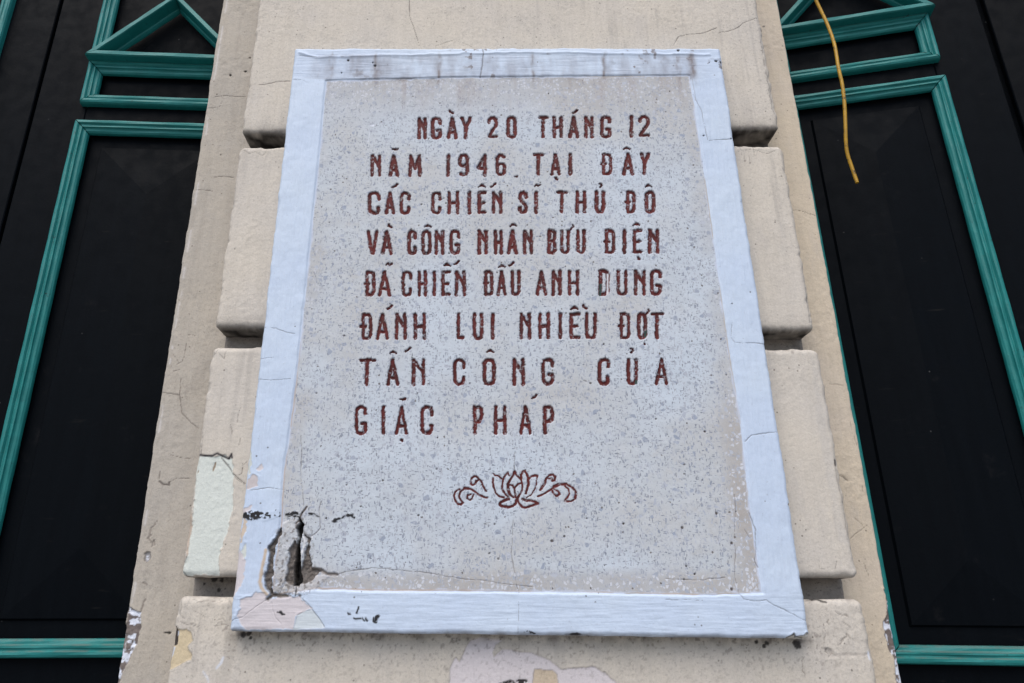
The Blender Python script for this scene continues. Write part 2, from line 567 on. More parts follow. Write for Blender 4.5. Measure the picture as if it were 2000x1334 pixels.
BX0, BX1 = -.5135, .6645
zz = lambda py, px=930, Y=Y_BLOCK: at(px, py, Y)[1]
courses = [  # bottom-left, bottom-right, top-right, top-left heights
    (zz(261), zz(253), TOP, TOP),
    (zz(641), zz(646), zz(282), zz(284)),
    (zz(1127), zz(1129), zz(680), zz(676)),
    (.0, .0, zz(1171), zz(1165))]
for k, (a, b, c, d) in enumerate(courses):
    z0, z1 = min(a, b), max(c, d)
    su = np.concatenate([np.linspace(0, .16, 122), np.linspace(.16, .86, 545)[1:], np.linspace(.86, 1, 112)[1:]])
    r = Relief([(BX0, a), (BX1, b), (BX1, c), (BX0, d)], 0, fine(z0, z1, VIS0, VIS1, .0017), Y_BLOCK, .0014, 100 + k * 7, su=su, corner=.013)
    soft_relief(r, 200 + k * 11)
    r.zone[:] = np.clip((.95, .5, .3, .65)[k] + .5 * fbm(r.X, r.Z, .16, o=3, s=320 + k), .08, 1.3)
    # rough lumpy skin in patches
    g = sst(.0, .5, fbm(r.X, r.Z, .09, o=2, s=300 + k))
    r.h += g * fbm(r.X, r.Z, .009, o=3, s=310 + k) * .0007
    r.round_edges(.013, chip=.011)
    # grime creeping up from lower edges and along the top edges
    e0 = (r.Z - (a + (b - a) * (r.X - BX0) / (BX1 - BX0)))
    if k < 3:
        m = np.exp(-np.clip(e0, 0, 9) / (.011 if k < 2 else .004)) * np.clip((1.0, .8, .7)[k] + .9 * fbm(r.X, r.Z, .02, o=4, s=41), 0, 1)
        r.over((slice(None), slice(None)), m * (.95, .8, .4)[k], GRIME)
    if k:
        e1 = ((d + (c - d) * (r.X - BX0) / (BX1 - BX0)) - r.Z)
        m = np.exp(-np.clip(e1, 0, 9) / .015) * np.clip(.1 + 1.1 * fbm(r.X, r.Z, .012, o=4, s=42), 0, 1)
        r.over((slice(None), slice(None)), m * .5, (.2, .175, .15))
    # dirt gathered along the outer arrises and beside the plaque
    m = np.exp(-r.edge / .006) * np.clip(.1 + fbm(r.X, r.Z, .015, o=4, s=44) * 1.3, 0, 1)
    r.over((slice(None), slice(None)), m * .5, (.2, .17, .15))
    m = sst(.18, .6, fbm(r.X, r.Z, .012, .22, o=4, s=340 + k)) * sst(-.1, .4, fbm(r.X, r.Z, .2, o=2, s=350 + k))
    r.over((slice(None), slice(None)), m * .3, (.3, .28, .26))
    if k == 0:
        r.line([(800, 0), (800, 30), (808, 55), (819, 90)], .0012)
        r.line([(850, 90), (872, 82), (888, 78), (905, 84), (922, 91)], .001, a=.8)
        r.line([(483, 164), (515, 165), (540, 159), (566, 158)], .0013)
        r.line([(581, 20), (592, 18), (606, 19)], .001, a=.7)
        r.line(z4([(248, 390), (285, 320), (345, 305), (410, 297), (480, 292), (540, 275), (620, 240)], 1260, 0, 4.447), .0015)
        r.line(z4([(640, 285), (750, 262), (800, 240), (850, 200), (900, 180), (975, 152)], 1260, 0, 4.447), .0012)
        r.line(z4([(1005, 350), (1030, 520), (1060, 680), (1090, 850), (1125, 1030)], 1260, 0, 4.447), .0022, .0006, (.14, .13, .125), a=.55, rag=.004, breakup=.2)
        r.line(z4([(740, 410), (775, 415), (800, 390), (775, 375)], 1260, 0, 4.447), .001, .0006, a=.35)
    if k == 1:
        r.line(z4([(640, 40), (648, 48)], 240, 560, 3.334), .0014)
        r.line([(475, 292), (486, 300), (500, 297), (512, 305), (520, 296)], .001, a=.4)
        for px, py in ((1445, 300), (1452, 312), (1462, 316), (1470, 300)):
            r.line([(px, py - 18), (px + 3, py)], .0016, .0003, (.16, .14, .12), a=.6)
            r.blot(px + 3, py + 2, .002, (.12, .1, .09), .7)
        r.line([(1440, 296), (1470, 291), (1500, 300), (1515, 293)], .0012, a=.6)
        r.line([(1575, 560), (1579, 600), (1582, 630)], .002, .0006, (.14, .12, .11), a=.5)
    if k == 2:
        mint = [(381, 889), (420, 892), (440, 889), (452, 897), (457, 935), (453, 1000), (441, 1045), (428, 1087), (427, 1123), (350, 1123), (352, 1110), (365, 1087), (373, 1032), (377, 1000), (380, 940)]
        r.patch(mint, MINT, -.0018, 1, .0035, rim=.35, rimcol=(.3, .25, .2))
        r.line([(381, 887), (402, 890), (415, 890), (424, 886), (433, 890), (447, 896), (452, 887), (453, 894)], .0026, .0016, (.05, .045, .05), rag=.001)
        r.line([(432, 895), (445, 907), (455, 925), (478, 944)], .0014)
        r.patch(z4([(595, 1145), (608, 1135), (600, 1170), (585, 1205), (580, 1190)], 240, 560, 3.334), (.28, .22, .16), -.001, rag=.0005)
        r.patch(z4([(480, 1200), (490, 1190), (488, 1210), (478, 1212)], 240, 560, 3.334), (.28, .22, .16), -.001, rag=.0005)
        for q in ([(700, 900), (710, 930), (700, 1005)], [(745, 830), (750, 850), (740, 900)], [(765, 985), (755, 1030)], [(515, 940), (520, 990), (505, 1090)], [(640, 1110), (700, 1190), (740, 1250), (790, 1285)],
                  [(780, 1150), (775, 1220), (750, 1225)], [(770, 780), (745, 850)], [(575, 400), (600, 440), (620, 410)], [(630, 440), (660, 470), (670, 420)], [(805, 1140), (780, 1165), (770, 1220)]):
            r.line(z4(q, 240, 560, 3.334), .0011, .0006, (.09, .075, .065), a=.75)
        r.patch(z4([(690, 1010), (640, 1060), (640, 1130), (655, 1300), (660, 1334), (690, 1130)], 0, 0, 1), CREAM)
        for q in ([(1420, 1334)],):
            pass
        r.line(z4([(600, 820), (640, 850)], 1440, 900, 3.073), .001, a=.3)
        r.line(z4([(592, 560), (597, 600), (590, 650)], 1440, 900, 3.073), .0016, a=.6)
        r.line(z4([(490, 590), (495, 650), (560, 640)], 1440, 900, 3.073), .001, .0005, a=.35)
        r.line(z4([(590, 30), (600, 110), (640, 260), (655, 400), (690, 540)], 1440, 900, 3.073), .0022, .0006, (.22, .19, .165), a=.5, breakup=.2)
        r.patch([(1585, 700), (1594, 720), (1635, 955), (1655, 1060), (1640, 1060), (1600, 860)], (.42, .41, .40), 0, .25, .006, .004)
        r.blot(1548, 689, .0035, (.2, .18, .165), .6); r.blot(1512, 723, .0025, (.12, .1, .09), .8)
        r.line([(1632, 899), (1633, 908)], .003, .001, (.06, .05, .045))
        # old paint ghost: scar lines
        r.line([(348, 1112), (360, 1120), (362, 1130)], .002, .001)
        r.line([(372, 990), (368, 1040), (364, 1090)], .0016, .0006, (.18, .14, .11), a=.7)
        r.patch(z4([(690, 0), (700, 40), (690, 130), (660, 340), (650, 330), (655, 200), (660, 60)], 200, 1000, 3.994), (.47, .39, .32), -.0006, rag=.002)
    if k == 3:
        r.patch(z4([(560, 895), (620, 920), (660, 910), (690, 930), (710, 1000), (665, 1050), (700, 1120), (690, 1150), (610, 1190), (530, 1225), (500, 1225), (525, 1150), (540, 1050), (550, 950)], 200, 1000, 3.994), (.56, .47, .32), -.0012, rag=.002, rim=.5)
        r.patch(z4([(530, 880), (575, 895), (595, 930), (585, 1040), (545, 1050), (520, 1040)], 200, 1000, 3.994), (.055, .045, .04), -.004, rag=.002)
        r.patch(z4([(578, 925), (600, 930), (595, 955), (580, 970)], 200, 1000, 3.994), FLAKE, 0, rag=.001)
        r.patch(z4([(545, 1050), (570, 1050), (550, 1100), (530, 1140), (515, 1130)], 200, 1000, 3.994), (.6, .62, .66), 0, rag=.001)
        cr = [[(605, 690), (620, 740), (600, 790), (640, 830)], [(700, 680), (760, 700), (830, 690), (900, 705), (960, 690)], [(720, 770), (770, 800), (800, 820)], [(690, 880), (760, 900), (860, 890), (940, 880), (985, 885)],
              [(690, 1060), (700, 1080), (690, 1130)], [(900, 840), (940, 830), (960, 850)], [(680, 900), (720, 940), (715, 990)], [(600, 850), (660, 880), (700, 870), (760, 890)], [(930, 660), (975, 680), (1010, 720)]]
        for q in cr:
            r.line(z4(q, 200, 1000, 3.994), .0012, .0007, (.11, .095, .085), a=.6)
        r.line(z4([(945, 1135), (930, 1170), (895, 1215)], 200, 1000, 3.994), .003, 0, FLAKE, a=.7)
        r.line(z4([(790, 1250), (815, 1280), (825, 1320)], 200, 1000, 3.994), .003, 0, FLAKE, a=.5)
        r.patch(z4([(470, 560), (475, 420), (520, 335), (550, 375), (600, 260), (640, 200), (730, 180), (880, 205), (830, 240), (805, 300), (820, 330), (880, 275), (960, 275), (1010, 295), (1110, 300), (1260, 360), (1345, 430), (1450, 420), (1610, 410), (1690, 460), (1780, 536), (1900, 640), (1500, 800), (600, 800)], 760, 1200, 4), (.60, .56, .57), -.0016, rag=.0016, rim=.3, rimcol=(.3, .27, .25))
        r.patch(z4([(1135, 430), (1180, 428), (1210, 438), (1280, 435), (1310, 470), (1320, 536), (1310, 640), (1110, 640), (1130, 500)], 760, 1200, 4), (.54, .45, .34), -.0006, rag=.001, rim=.5)
        r.patch(z4([(860, 540), (900, 522), (1000, 510), (1080, 512), (1085, 540), (1000, 560), (900, 570)], 760, 1200, 4), (.04, .035, .035), -.001, rag=.002, speck=(-.25, .004))
        r.line(z4([(1015, 220), (1015, 320), (1040, 375), (1025, 440), (1022, 510)], 760, 1200, 4), .001, .0005, a=.45)
        # contact shadow under the plaque, painted in as a dark band, plus dirt specks
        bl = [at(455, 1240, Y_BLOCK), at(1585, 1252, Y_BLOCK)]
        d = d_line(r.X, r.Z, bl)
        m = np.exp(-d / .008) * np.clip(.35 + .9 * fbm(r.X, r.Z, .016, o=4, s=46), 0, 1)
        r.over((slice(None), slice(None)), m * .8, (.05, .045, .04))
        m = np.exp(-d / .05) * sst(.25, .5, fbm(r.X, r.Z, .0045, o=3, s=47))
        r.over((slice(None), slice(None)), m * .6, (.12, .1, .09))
        for px, py, rr in ((1555, 1258, .009), (1492, 1262, .004), (1500, 1256, .005), (1478, 1254, .004), (476, 1240, .006), (486, 1237, .005), (490, 1246, .004)):
            r.blot(px, py, rr, (.02, .018, .018), .9)
        # scarred lumpy plaster on the right
        for q in ([(545, 950), (540, 970), (552, 985)], [(590, 900), (620, 920), (660, 930)], [(640, 970), (680, 1000)], [(620, 1080), (660, 1050), (655, 1030), (680, 1060)], [(540, 1130), (565, 1150), (550, 1170), (530, 1150), (540, 1130)],
                  [(400, 1175), (385, 1210), (390, 1260), (410, 1290)], [(430, 840), (490, 835), (530, 850)], [(515, 985), (530, 1030), (520, 1080)], [(600, 1110), (640, 1075)]):
            r.line(z4(q, 1440, 900, 3.073), .0016, .0012, (.13, .115, .1), a=.75, rag=.003)
        r.line([(1580, 1167), (1588, 1172), (1600, 1171), (1615, 1177)], .0022, .001, (.03, .027, .025), a=.9)
        r.line(z4([(560, 1170), (650, 1168), (780, 1165)], 1440, 900, 3.073), .004, .001, (.4, .36, .33), a=.3)
        r.patch(z4([(780, 1140), (795, 1150), (800, 1200), (785, 1190)], 1440, 900, 3.073), FLAKE, 0, .8)
        r.blot(1618, 1272, .006, (.22, .2, .19), .4, .002)
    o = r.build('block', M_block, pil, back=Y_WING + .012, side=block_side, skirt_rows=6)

# recessed joints between the blocks
for k, (zb, zt) in enumerate(((zz(286), zz(250)), (zz(682), zz(638)), (zz(1174), zz(1124)))):
    zb -= .02; zt += .02
    r = Relief([(BX0 + .004, zb), (BX1 - .004, zb), (BX1 - .004, zt), (BX0 + .004, zt)], 560, 50, Y_JOINT, .002, 400 + k)
    soft_relief(r, 420 + k, .002)
    r.zone[:] = 1
    r.round_edges(.006)
    gr = np.clip((.95, .35, .3)[k] + .8 * fbm(r.X, r.Z, .025, o=4, s=430 + k), 0, 1)
    r.over((slice(None), slice(None)), gr * (.9, .5, .45)[k], (.05, .044, .04))
    if k == 2:
        for px, py, rr in ((418, 1130, .006), (433, 1132, .005), (427, 1153, .0045), (398, 1141, .003), (440, 1150, .002)):
            r.blot(px, py, rr, (.03, .027, .025), .9)
    r.build('joint', M_joint, pil, back=Y_WING + .01)


# flat strips of wall left and right of the blocks
def wing_side(kind, nv, f, t0):
    return np.zeros((len(kind), 4)) + t0 * (1 - f)


xl0, xl1 = at(228, 1334, Y_WING)[0], at(432, 0, Y_WING)[0]
r = Relief([(-.624, 0), (-.44, 0), (-.44, TOP), (-.632, TOP)], 115, fine(0, TOP, VIS0, VIS1, .0016), Y_WING, .0009, 500)
soft_relief(r, 510, .0016, .0003)
r.zone[:] = np.clip(.7 + .6 * fbm(r.X, r.Z, .15, o=3, s=511), .1, 1.3)
g = sst(.0, .45, fbm(r.X, r.Z, .10, o=2, s=512))
r.h += g * fbm(r.X, r.Z, .012, o=3, s=513) * .0011
r.round_edges(.005, .004)
A3 = (240, 560, 3.334)
for q, ww in (([(255, 690), (310, 697), (370, 705), (375, 745), (382, 820), (420, 860), (465, 900), (495, 925)], .0016), ([(372, 700), (378, 600)], .001), ([(412, 370), (400, 450), (385, 490), (350, 505)], .0018),
              ([(330, 550), (368, 540)], .0016), ([(295, 1090), (350, 1105), (400, 1115), (450, 1120)], .0009), ([(235, 1265), (260, 1285), (300, 1290), (300, 1275)], .0026), ([(300, 1275), (350, 1245), (450, 1250)], .0009),
              ([(240, 1200), (235, 1250)], .001), ([(425, 310), (470, 318)], .0009), ([(330, 440), (350, 470), (370, 500)], .0012)):
    r.line(z4(q, *A3), ww, .0012, (.10, .085, .075), a=.85)
A6 = (0, 0, 3.177)
for q in ([(1335, 600), (1400, 592), (1460, 598), (1525, 600)], [(1282, 672), (1330, 665), (1362, 660), (1380, 620)], [(1330, 1098), (1400, 1095), (1450, 1103)], [(1205, 1178), (1270, 1180), (1320, 1185)]):
    r.line(z4(q, *A6), .0014, .001, (.09, .08, .07))
for x_, y_, rr in ((1430, 467, .0042), (1523, 442, .003), (1552, 360, .003), (1345, 585, .002), (1370, 960, .002)):
    r.blot(x_ / 3.177, y_ / 3.177, rr, (.045, .04, .035), 1, .002)
A5 = (200, 1000, 3.994)
scab = z4([(196, 730), (230, 750), (255, 770), (292, 780), (302, 850), (298, 905), (270, 990), (262, 1040), (225, 1110), (180, 1200), (150, 1270), (120, 1345), (60, 1345), (120, 1150), (180, 850)], *A5)
r.patch(scab, (.16, .135, .125), -.0025, rag=.0035, rim=.3)
sl = r.sl(r.pxs(scab), .0)
X, Z = r.X[sl], r.Z[sl]
ins = sst(.001, -.002, sd_poly(X, Z, r.pxs(scab)))
r.over(sl, ins * sst(.02, .16, fbm(X, Z, .008, o=4, s=91)), FLAKE)
r.h[sl] += ins * fbm(X, Z, .006, o=3, s=92) * .002
r.patch(z4([(210, 770), (230, 762), (300, 790), (292, 812), (240, 808), (215, 800)], *A5), FLAKE, 0, rag=.002)
r.patch(z4([(322, 320), (340, 305), (368, 312), (372, 365), (345, 390), (325, 360)], *A5), (.3, .29, .29), -.003, rag=.003, rim=.8)
r.patch(z4([(335, 335), (360, 340), (350, 375), (335, 365)], *A5), FLAKE, 0, .8, rag=.003, speck=(-.1, .004))
r.patch(z4([(465, 935), (500, 938), (520, 930), (540, 940), (528, 960), (490, 952)], *A5), (.04, .035, .03), -.004, rag=.003)
for q in ([(380, 180), (360, 210), (380, 260), (400, 220)], [(410, 90), (380, 120), (370, 180)], [(395, 220), (400, 260)], [(330, 690), (320, 740), (300, 770)], [(325, 545), (340, 560)]):
    r.line(z4(q, *A5), .0022, .0015, (.2, .175, .155), a=.7, rag=.004)
m = np.clip(fbm(r.X, r.Z, .02, .12, o=4, s=95) - .2, 0, 1) * 1.2
r.over((slice(None), slice(None)), m * .35, (.2, .18, .16))
e = np.exp(-np.abs(r.X - (-.62)) / .002) * sst(.1, .3, fbm(r.X, r.Z, .01, .03, s=96))
r.over((slice(None), slice(None)), e * .8, (.58, .56, .55))
r.build('side_strip', M_wing_l, pil, back=Y_BACK, side=wing_side)

r = Relief([(.58, 0), (.737, 0), (.752, TOP), (.58, TOP)], 105, fine(0, TOP, VIS0, VIS1, .0016), Y_WING, .0009, 540)
soft_relief(r, 550, .0016, .0003)
r.zone[:] = np.clip(.4 + .5 * fbm(r.X, r.Z, .15, o=3, s=551), .05, 1.2)
g = sst(.0, .45, fbm(r.X, r.Z, .10, o=2, s=552))
r.h += g * fbm(r.X, r.Z, .012, o=3, s=553) * .0012
r.round_edges(.005, .007)
A8 = (1440, 900, 3.073)
for q in ([(680, 465), (720, 430), (750, 410), (775, 390), (800, 388)], [(610, 85), (660, 115)], [(700, 340), (740, 370), (760, 400)], [(760, 610), (790, 690)], [(750, 150), (757, 200)]):
    r.line(z4(q, *A8), .0014, .001, (.14, .12, .1), a=.8)
A9 = (1380, 560, 3.334)
for q in ([(938, 870), (945, 930)], [(960, 970), (980, 1030)], [(870, 1220), (920, 1262)], [(920, 660), (925, 700)], [(800, 630), (890, 640)]):
    r.line(z4(q, *A9), .0014, .001, (.2, .17, .14), a=.7)
r.line([(1545, 410), (1565, 412), (1592, 421)], .0011)
scab = z4([(880, 770), (893, 800), (905, 880), (905, 930), (880, 965), (880, 1000), (905, 1090), (920, 1150), (945, 1200), (955, 1290), (965, 1345), (1010, 1345), (985, 1200), (950, 1050), (915, 870), (898, 770)], *A8)
r.patch(scab, (.15, .125, .115), -.0022, rag=.003, rim=.3)
sl = r.sl(r.pxs(scab), .0)
X, Z = r.X[sl], r.Z[sl]
ins = sst(.001, -.002, sd_poly(X, Z, r.pxs(scab)))
r.over(sl, ins * sst(-.05, .1, fbm(X, Z, .008, o=4, s=191)), FLAKE)
for px, py, rr in ((1491, 52, .0045), (1528, 90, .002), (1490, 95, .002), (1527, 118, .0025)):
    r.blot(px, py, rr, (.17, .15, .135), .9)
r.build('side_strip', M_wing_r, pil, back=Y_BACK, side=wing_side)


def box_mesh(bm, x0, x1, y0, y1, z0, z1):
    v = [bm.verts.new(p) for p in ((x0, y0, z0), (x1, y0, z0), (x1, y1, z0), (x0, y1, z0), (x0, y0, z1), (x1, y0, z1), (x1, y1, z1), (x0, y1, z1))]
    for f in ((0, 1, 5, 4), (1, 2, 6, 5), (2, 3, 7, 6), (3, 0, 4, 7), (4, 5, 6, 7), (3, 2, 1, 0)):
        bm.faces.new([v[i] for i in f])


def bm_obj(name, bm, mat, parent=None, local=False):
    bmesh.ops.recalc_face_normals(bm, faces=bm.faces)
    me = bpy.data.meshes.new(name); bm.to_mesh(me); bm.free()
    me.materials.append(mat)
    o = bpy.data.objects.new(name, me); col.objects.link(o)
    if parent:
        o.parent = parent
        if not local:
            o.matrix_parent_inverse = Matrix.LocRotScale(parent.location, parent.rotation_euler, None).inverted()
    return o


bm = bmesh.new()
box_mesh(bm, -.438, .578, Y_WING + .014, Y_BACK, 0, TOP)
bm_obj('core', bm, M_joint, pil)

# ------------------------------------------------------------------ the plaque: frame, terrazzo panel, inscription, emblem
plaque = empty('memorial_plaque', 'pale blue framed terrazzo memorial plaque with red engraved inscription on the pilaster', 'plaque', (.07, Y_FRAME, 1.54))
OUT = [at(447, 1233, Y_FRAME), at(1584, 1248, Y_FRAME), at(1407, 92, Y_FRAME), at(575, 93, Y_FRAME)]
INN = [at(*p, Y_FRAME) for p in [(529, 1166), (560, 1158), (614, 1150), (760, 1154), (1000, 1155), (1300, 1160), (1380, 1162), (1488, 1157), (1478, 1080), (1461, 960), (1447, 821), (1425, 689), (1407, 560), (1385, 400), (1368, 281), (1359, 225), (1347, 147), (1200, 148), (879, 151), (744, 154), (637, 157), (625, 290), (601, 520), (581, 720), (564, 850), (554, 921), (548, 1031), (538, 1100)]]
r = Relief(OUT, 950, 1210, Y_FRAME, .0010, 600, corner=.006)
X, Z = r.X, r.Z
di = sd_poly(X, Z, INN) + fbm(X, Z, .018, o=4, s=601) * .0012      # > 0 on the frame
ALL = (slice(None), slice(None))
ins = di <= 0
# zone: on the frame 1 where brush strokes run sideways; on the panel 1 near the brown worn margin
ztop, zbot = at(800, 154, Y_FRAME)[1], at(800, 1154, Y_FRAME)[1]
xr_in = np.interp(Z, [zbot, ztop], [at(1488, 1157, Y_FRAME)[0], at(1347, 147, Y_FRAME)[0]])
zone_f = ((Z > ztop) | (Z < zbot)).astype(float)
marg = np.maximum(sst(.055, .012, xr_in - X) * sst(zbot + .55, zbot + .15, Z) * .9,
                  np.maximum(sst(.045, .015, Z - zbot) * .75, sst(.05, .01, -di) * sst(.4, -.2, fbm(X, Z, .1, s=605)) * .4))
marg = np.clip(marg * .72 + fbm(X, Z, .03, s=606) * .15, 0, 1)
top_tint = sst(ztop - .17, ztop, Z) * .45
r.zone = np.where(ins, np.maximum(marg, top_tint), zone_f)
# heights
soft_relief(r, 610, .0014, .0)
lev = sst(0, .0045, di)
r.h += -.0022 * (1 - lev)
r.h += np.where(di > 0, fbm(X, Z, .03, o=3, s=613) * .0007 + np.where(zone_f > .5, fbm(X, Z, .05, .0035, o=2, s=614), fbm(X, Z, .0035, .05, o=2, s=615)) * .0003, fbm(X, Z, .03, s=616) * .0003)
r.round_edges(.008, .006)
# the top bar: sagging ridge of paint and a dished face below it
rp = r.pxs([(585, 104), (620, 111), (700, 110), (760, 109), (830, 107), (900, 105), (1000, 103), (1150, 104), (1290, 105), (1385, 106)])
d = d_line(X, Z + fbm(X, Z, .03, s=617) * .003, rp)
r.h += np.exp(-(d / .0035) ** 2) * .0018 * (di > .01)
tb = (Z > ztop) & (di > 0)
m = tb * sst(zz(106, 930, Y_FRAME) + .004, zz(112, 930, Y_FRAME), Z) * sst(at(610, 0, Y_FRAME)[0] - .02, at(660, 0, Y_FRAME)[0], X) * sst(at(1400, 120, Y_FRAME)[0], at(1320, 120, Y_FRAME)[0], X)
r.over(ALL, m * np.clip(.38 + .35 * fbm(X, Z, .16, .3, o=2, s=619) + .6 * fbm(X, Z, .018, .05, o=4, s=620), 0, .9), (.25, .262, .31))
m = tb * sst(.3, .5, fbm(X, Z, .012, o=4, s=621)) * sst(-.2, .3, fbm(X, Z, .09, s=622))
r.over(ALL, m * .8, (.12, .09, .078))
for px, ww in ((648, .004), (735, .006), (858, .004), (1325, .006), (1351, .009), (1040, .004), (1180, .004)):
    cx, _ = at(px, 125, Y_FRAME)
    m = np.exp(-((X - cx + fbm(X, Z, .02, s=623) * .004) / ww) ** 2) * sst(ztop - .03, ztop + .01, Z) * sst(ztop + .08, ztop + .06, Z) * np.clip(.5 + fbm(X, Z, .008, .02, o=3, s=624), 0, 1)
    r.over(ALL, m * .8, (.14, .105, .09))
# dark grime line at the foot of the top bar, spilling down the panel
m = np.exp(-np.abs(di) / .0025) * (Z > ztop - .006) * np.clip(.15 + 1.3 * fbm(X, Z, .03, .01, o=4, s=625), 0, 1)
r.over(ALL, m, (.06, .045, .04))
m = ins * sst(ztop - .12, ztop, Z) * np.clip(fbm(X, Z, .012, .09, o=4, s=626) + .05, 0, 1)
r.over(ALL, m * .55, (.26, .2, .175))
# paint lapping over the panel edge, and bared yellow edges
m = (di < 0) * sst(-.004, -.0005, di + fbm(X, Z, .012, .03, o=4, s=627) * .004)
r.over(ALL, m * .8, (.5, .55, .66))
m = np.clip(1 - np.abs(di + .0005) / .0016, 0, 1) * sst(-.02, .25, fbm(X, Z, .03, .07, o=3, s=628)) * (X > .2)
r.over(ALL, m * .85, (.38, .31, .22))
m = np.clip(1 - np.abs(di + .001) / .0022, 0, 1) * (X < .0) * (Z < zbot + .5) * sst(-.3, .15, fbm(X, Z, .02, .06, o=3, s=629))
r.over(ALL, m * .85, (.40, .31, .24))
m = np.clip(1 - np.abs(di + .001) / .002, 0, 1) * (Z < zbot + .03) * sst(-.3, .15, fbm(X, Z, .06, .02, o=3, s=630))
r.over(ALL, m * .8, (.42, .35, .31))
# the outer lower edge of the frame, dirty and chipped
eb = Z - (OUT[0][1] + (OUT[1][1] - OUT[0][1]) * (X - OUT[0][0]) / (OUT[1][0] - OUT[0][0]))
r.over(ALL, np.exp(-np.clip(eb, 0, 1) / .004) * np.clip(.3 + fbm(X, Z, .02, o=4, s=632), 0, 1) * .9, (.1, .085, .075))
et = -Z + (OUT[3][1] + (OUT[2][1] - OUT[3][1]) * (X - OUT[3][0]) / (OUT[2][0] - OUT[3][0]))
r.over(ALL, np.exp(-np.clip(et, 0, 1) / .003) * np.clip(.1 + 1.2 * fbm(X, Z, .02, o=4, s=633), 0, 1) * .8, (.12, .1, .09))
A7 = (1300, 950, 3.924)
r.patch(z4([(935, 1165), (985, 1125), (1000, 1150), (1060, 1145), (1085, 1120), (1112, 1140), (1115, 1180), (1000, 1190)], *A7), (.52, .50, .45), -.004, rag=.002, rim=.6)
r.line(z4([(935, 1162), (985, 1130), (1000, 1155), (1060, 1160)], *A7), .002, .002, (.05, .045, .04))

# cracks of the frame and panel
A4 = (430, 850, 3.2545)
FR = [([(943, 92), (944, 105), (943, 120), (940, 138), (938, 150)], .0022), (z4([(560, 1220), (660, 1212), (750, 1205)], 1260, 0, 4.447), .0018), (z4([(410, 690), (440, 870), (490, 960), (520, 1120), (545, 1215)], 1260, 0, 4.447), .0012),
      (z4([(165, 230), (160, 330), (185, 360), (230, 368), (310, 365), (385, 372)], *A9), .0012), (z4([(250, 1010), (290, 970), (340, 960), (470, 945)], *A9), .0013), (z4([(905, 260), (1000, 270), (1060, 295), (1120, 305)], *A3), .001),
      (z4([(875, 600), (960, 610), (1040, 605), (1095, 595)], *A3), .001), (z4([(890, 470), (980, 460)], *A3), .0008), (z4([(190, 352), (230, 345), (310, 335), (395, 345)], *A4), .0011), (z4([(60, 1185), (150, 1150), (230, 1090), (270, 1060), (300, 1045)], *A4), .0011),
      (z4([(325, 1060), (335, 1120), (355, 1170), (385, 1200)], *A4), .0008), (z4([(520, 1035), (570, 1090), (630, 1170), (662, 1220)], *A4), .0014), (z4([(575, 830), (600, 865), (680, 880), (770, 870), (830, 910), (880, 930), (960, 970), (1060, 1025), (1105, 1030)], *A7), .0014),
      (z4([(0, 870), (160, 870), (280, 875)], *A7), .0007), ([(1012, 1160), (1013, 1200), (1012, 1238)], .0007), (z4([(560, 570), (640, 580), (680, 605)], 420, 0, 3.704), .0007), (z4([(600, 400), (740, 415), (850, 400), (1000, 405)], 420, 0, 3.704), .0010)]
for q, ww in FR:
    r.line(q, ww, .0012, (.1, .09, .09), a=.62)
PN = [(z4([(510, 0), (518, 80), (512, 200), (510, 270), (525, 380), (530, 450)], *A4), .0011), ([(1005, 930), (1004, 900), (1006, 870)], .0006), ([(1003, 1004), (1001, 1050), (999, 1080), (1004, 1110), (1008, 1140), (1013, 1158)], .0011),
      (z4([(740, 885), (800, 865), (880, 855), (960, 845), (1074, 848)], *A4), .0013), ([(760, 1112), (830, 1118), (900, 1130), (945, 1134), (985, 1140), (1040, 1146)], .0012), (z4([(0, 708), (150, 715), (260, 720), (370, 705), (460, 700)], *A7), .0012),
      (z4([(530, 60), (540, 160), (530, 300), (530, 430), (540, 520), (530, 600), (535, 700), (555, 760), (565, 830)], *A7), .0013), (z4([(640, 200), (690, 330), (690, 430), (700, 500), (685, 570), (710, 620)], *A7), .0018), (z4([(610, 330), (650, 400)], *A7), .0009)]
for q, ww in PN:
    r.line(q, ww, .0008, (.12, .105, .095), a=.8)

# flaked paint at the lower left corner
r.patch(z4([(245, 1000), (280, 1010), (300, 1045), (400, 1020), (500, 1030), (580, 1100), (480, 1150), (465, 1232), (160, 1236), (100, 1150), (135, 1105), (130, 1045), (200, 1030), (225, 990)], *A4), (.56, .525, .545), -.0007, rag=.003, rim=.2, rimcol=(.36, .36, .4))
r.patch(z4([(580, 1105), (490, 1142), (465, 1238), (660, 1222), (640, 1180)], *A4), (.53, .585, .62), -.0009, rag=.0015, rim=.3, rimcol=(.4, .4, .45))
for q, c_ in (([(140, 462), (195, 450), (202, 480), (160, 495), (140, 500)], PINK), ([(150, 530), (172, 545), (170, 590), (140, 690), (120, 690)], (.52, .44, .36)), ([(90, 800), (120, 720), (165, 790), (150, 900), (100, 1000), (60, 1060), (70, 930)], PINK),
              ([(172, 280), (205, 250), (240, 265), (235, 320), (190, 340), (165, 345)], (.5, .46, .46)), ([(185, 100), (200, 120), (190, 240), (172, 260)], (.52, .55, .52)), ([(235, 215), (265, 185), (272, 210), (245, 230)], PINK),
              ([(130, 740), (160, 690), (170, 720), (150, 780)], MINT)):
    r.patch(z4(q, *A4), c_, -.0006, rag=.004, rim=.2, rimcol=(.4, .4, .42))
r.line(z4([(290, 730), (275, 800), (262, 880), (250, 930), (262, 970), (300, 1010)], *A4), .004, -.0004, (.50, .40, .30), a=.95)
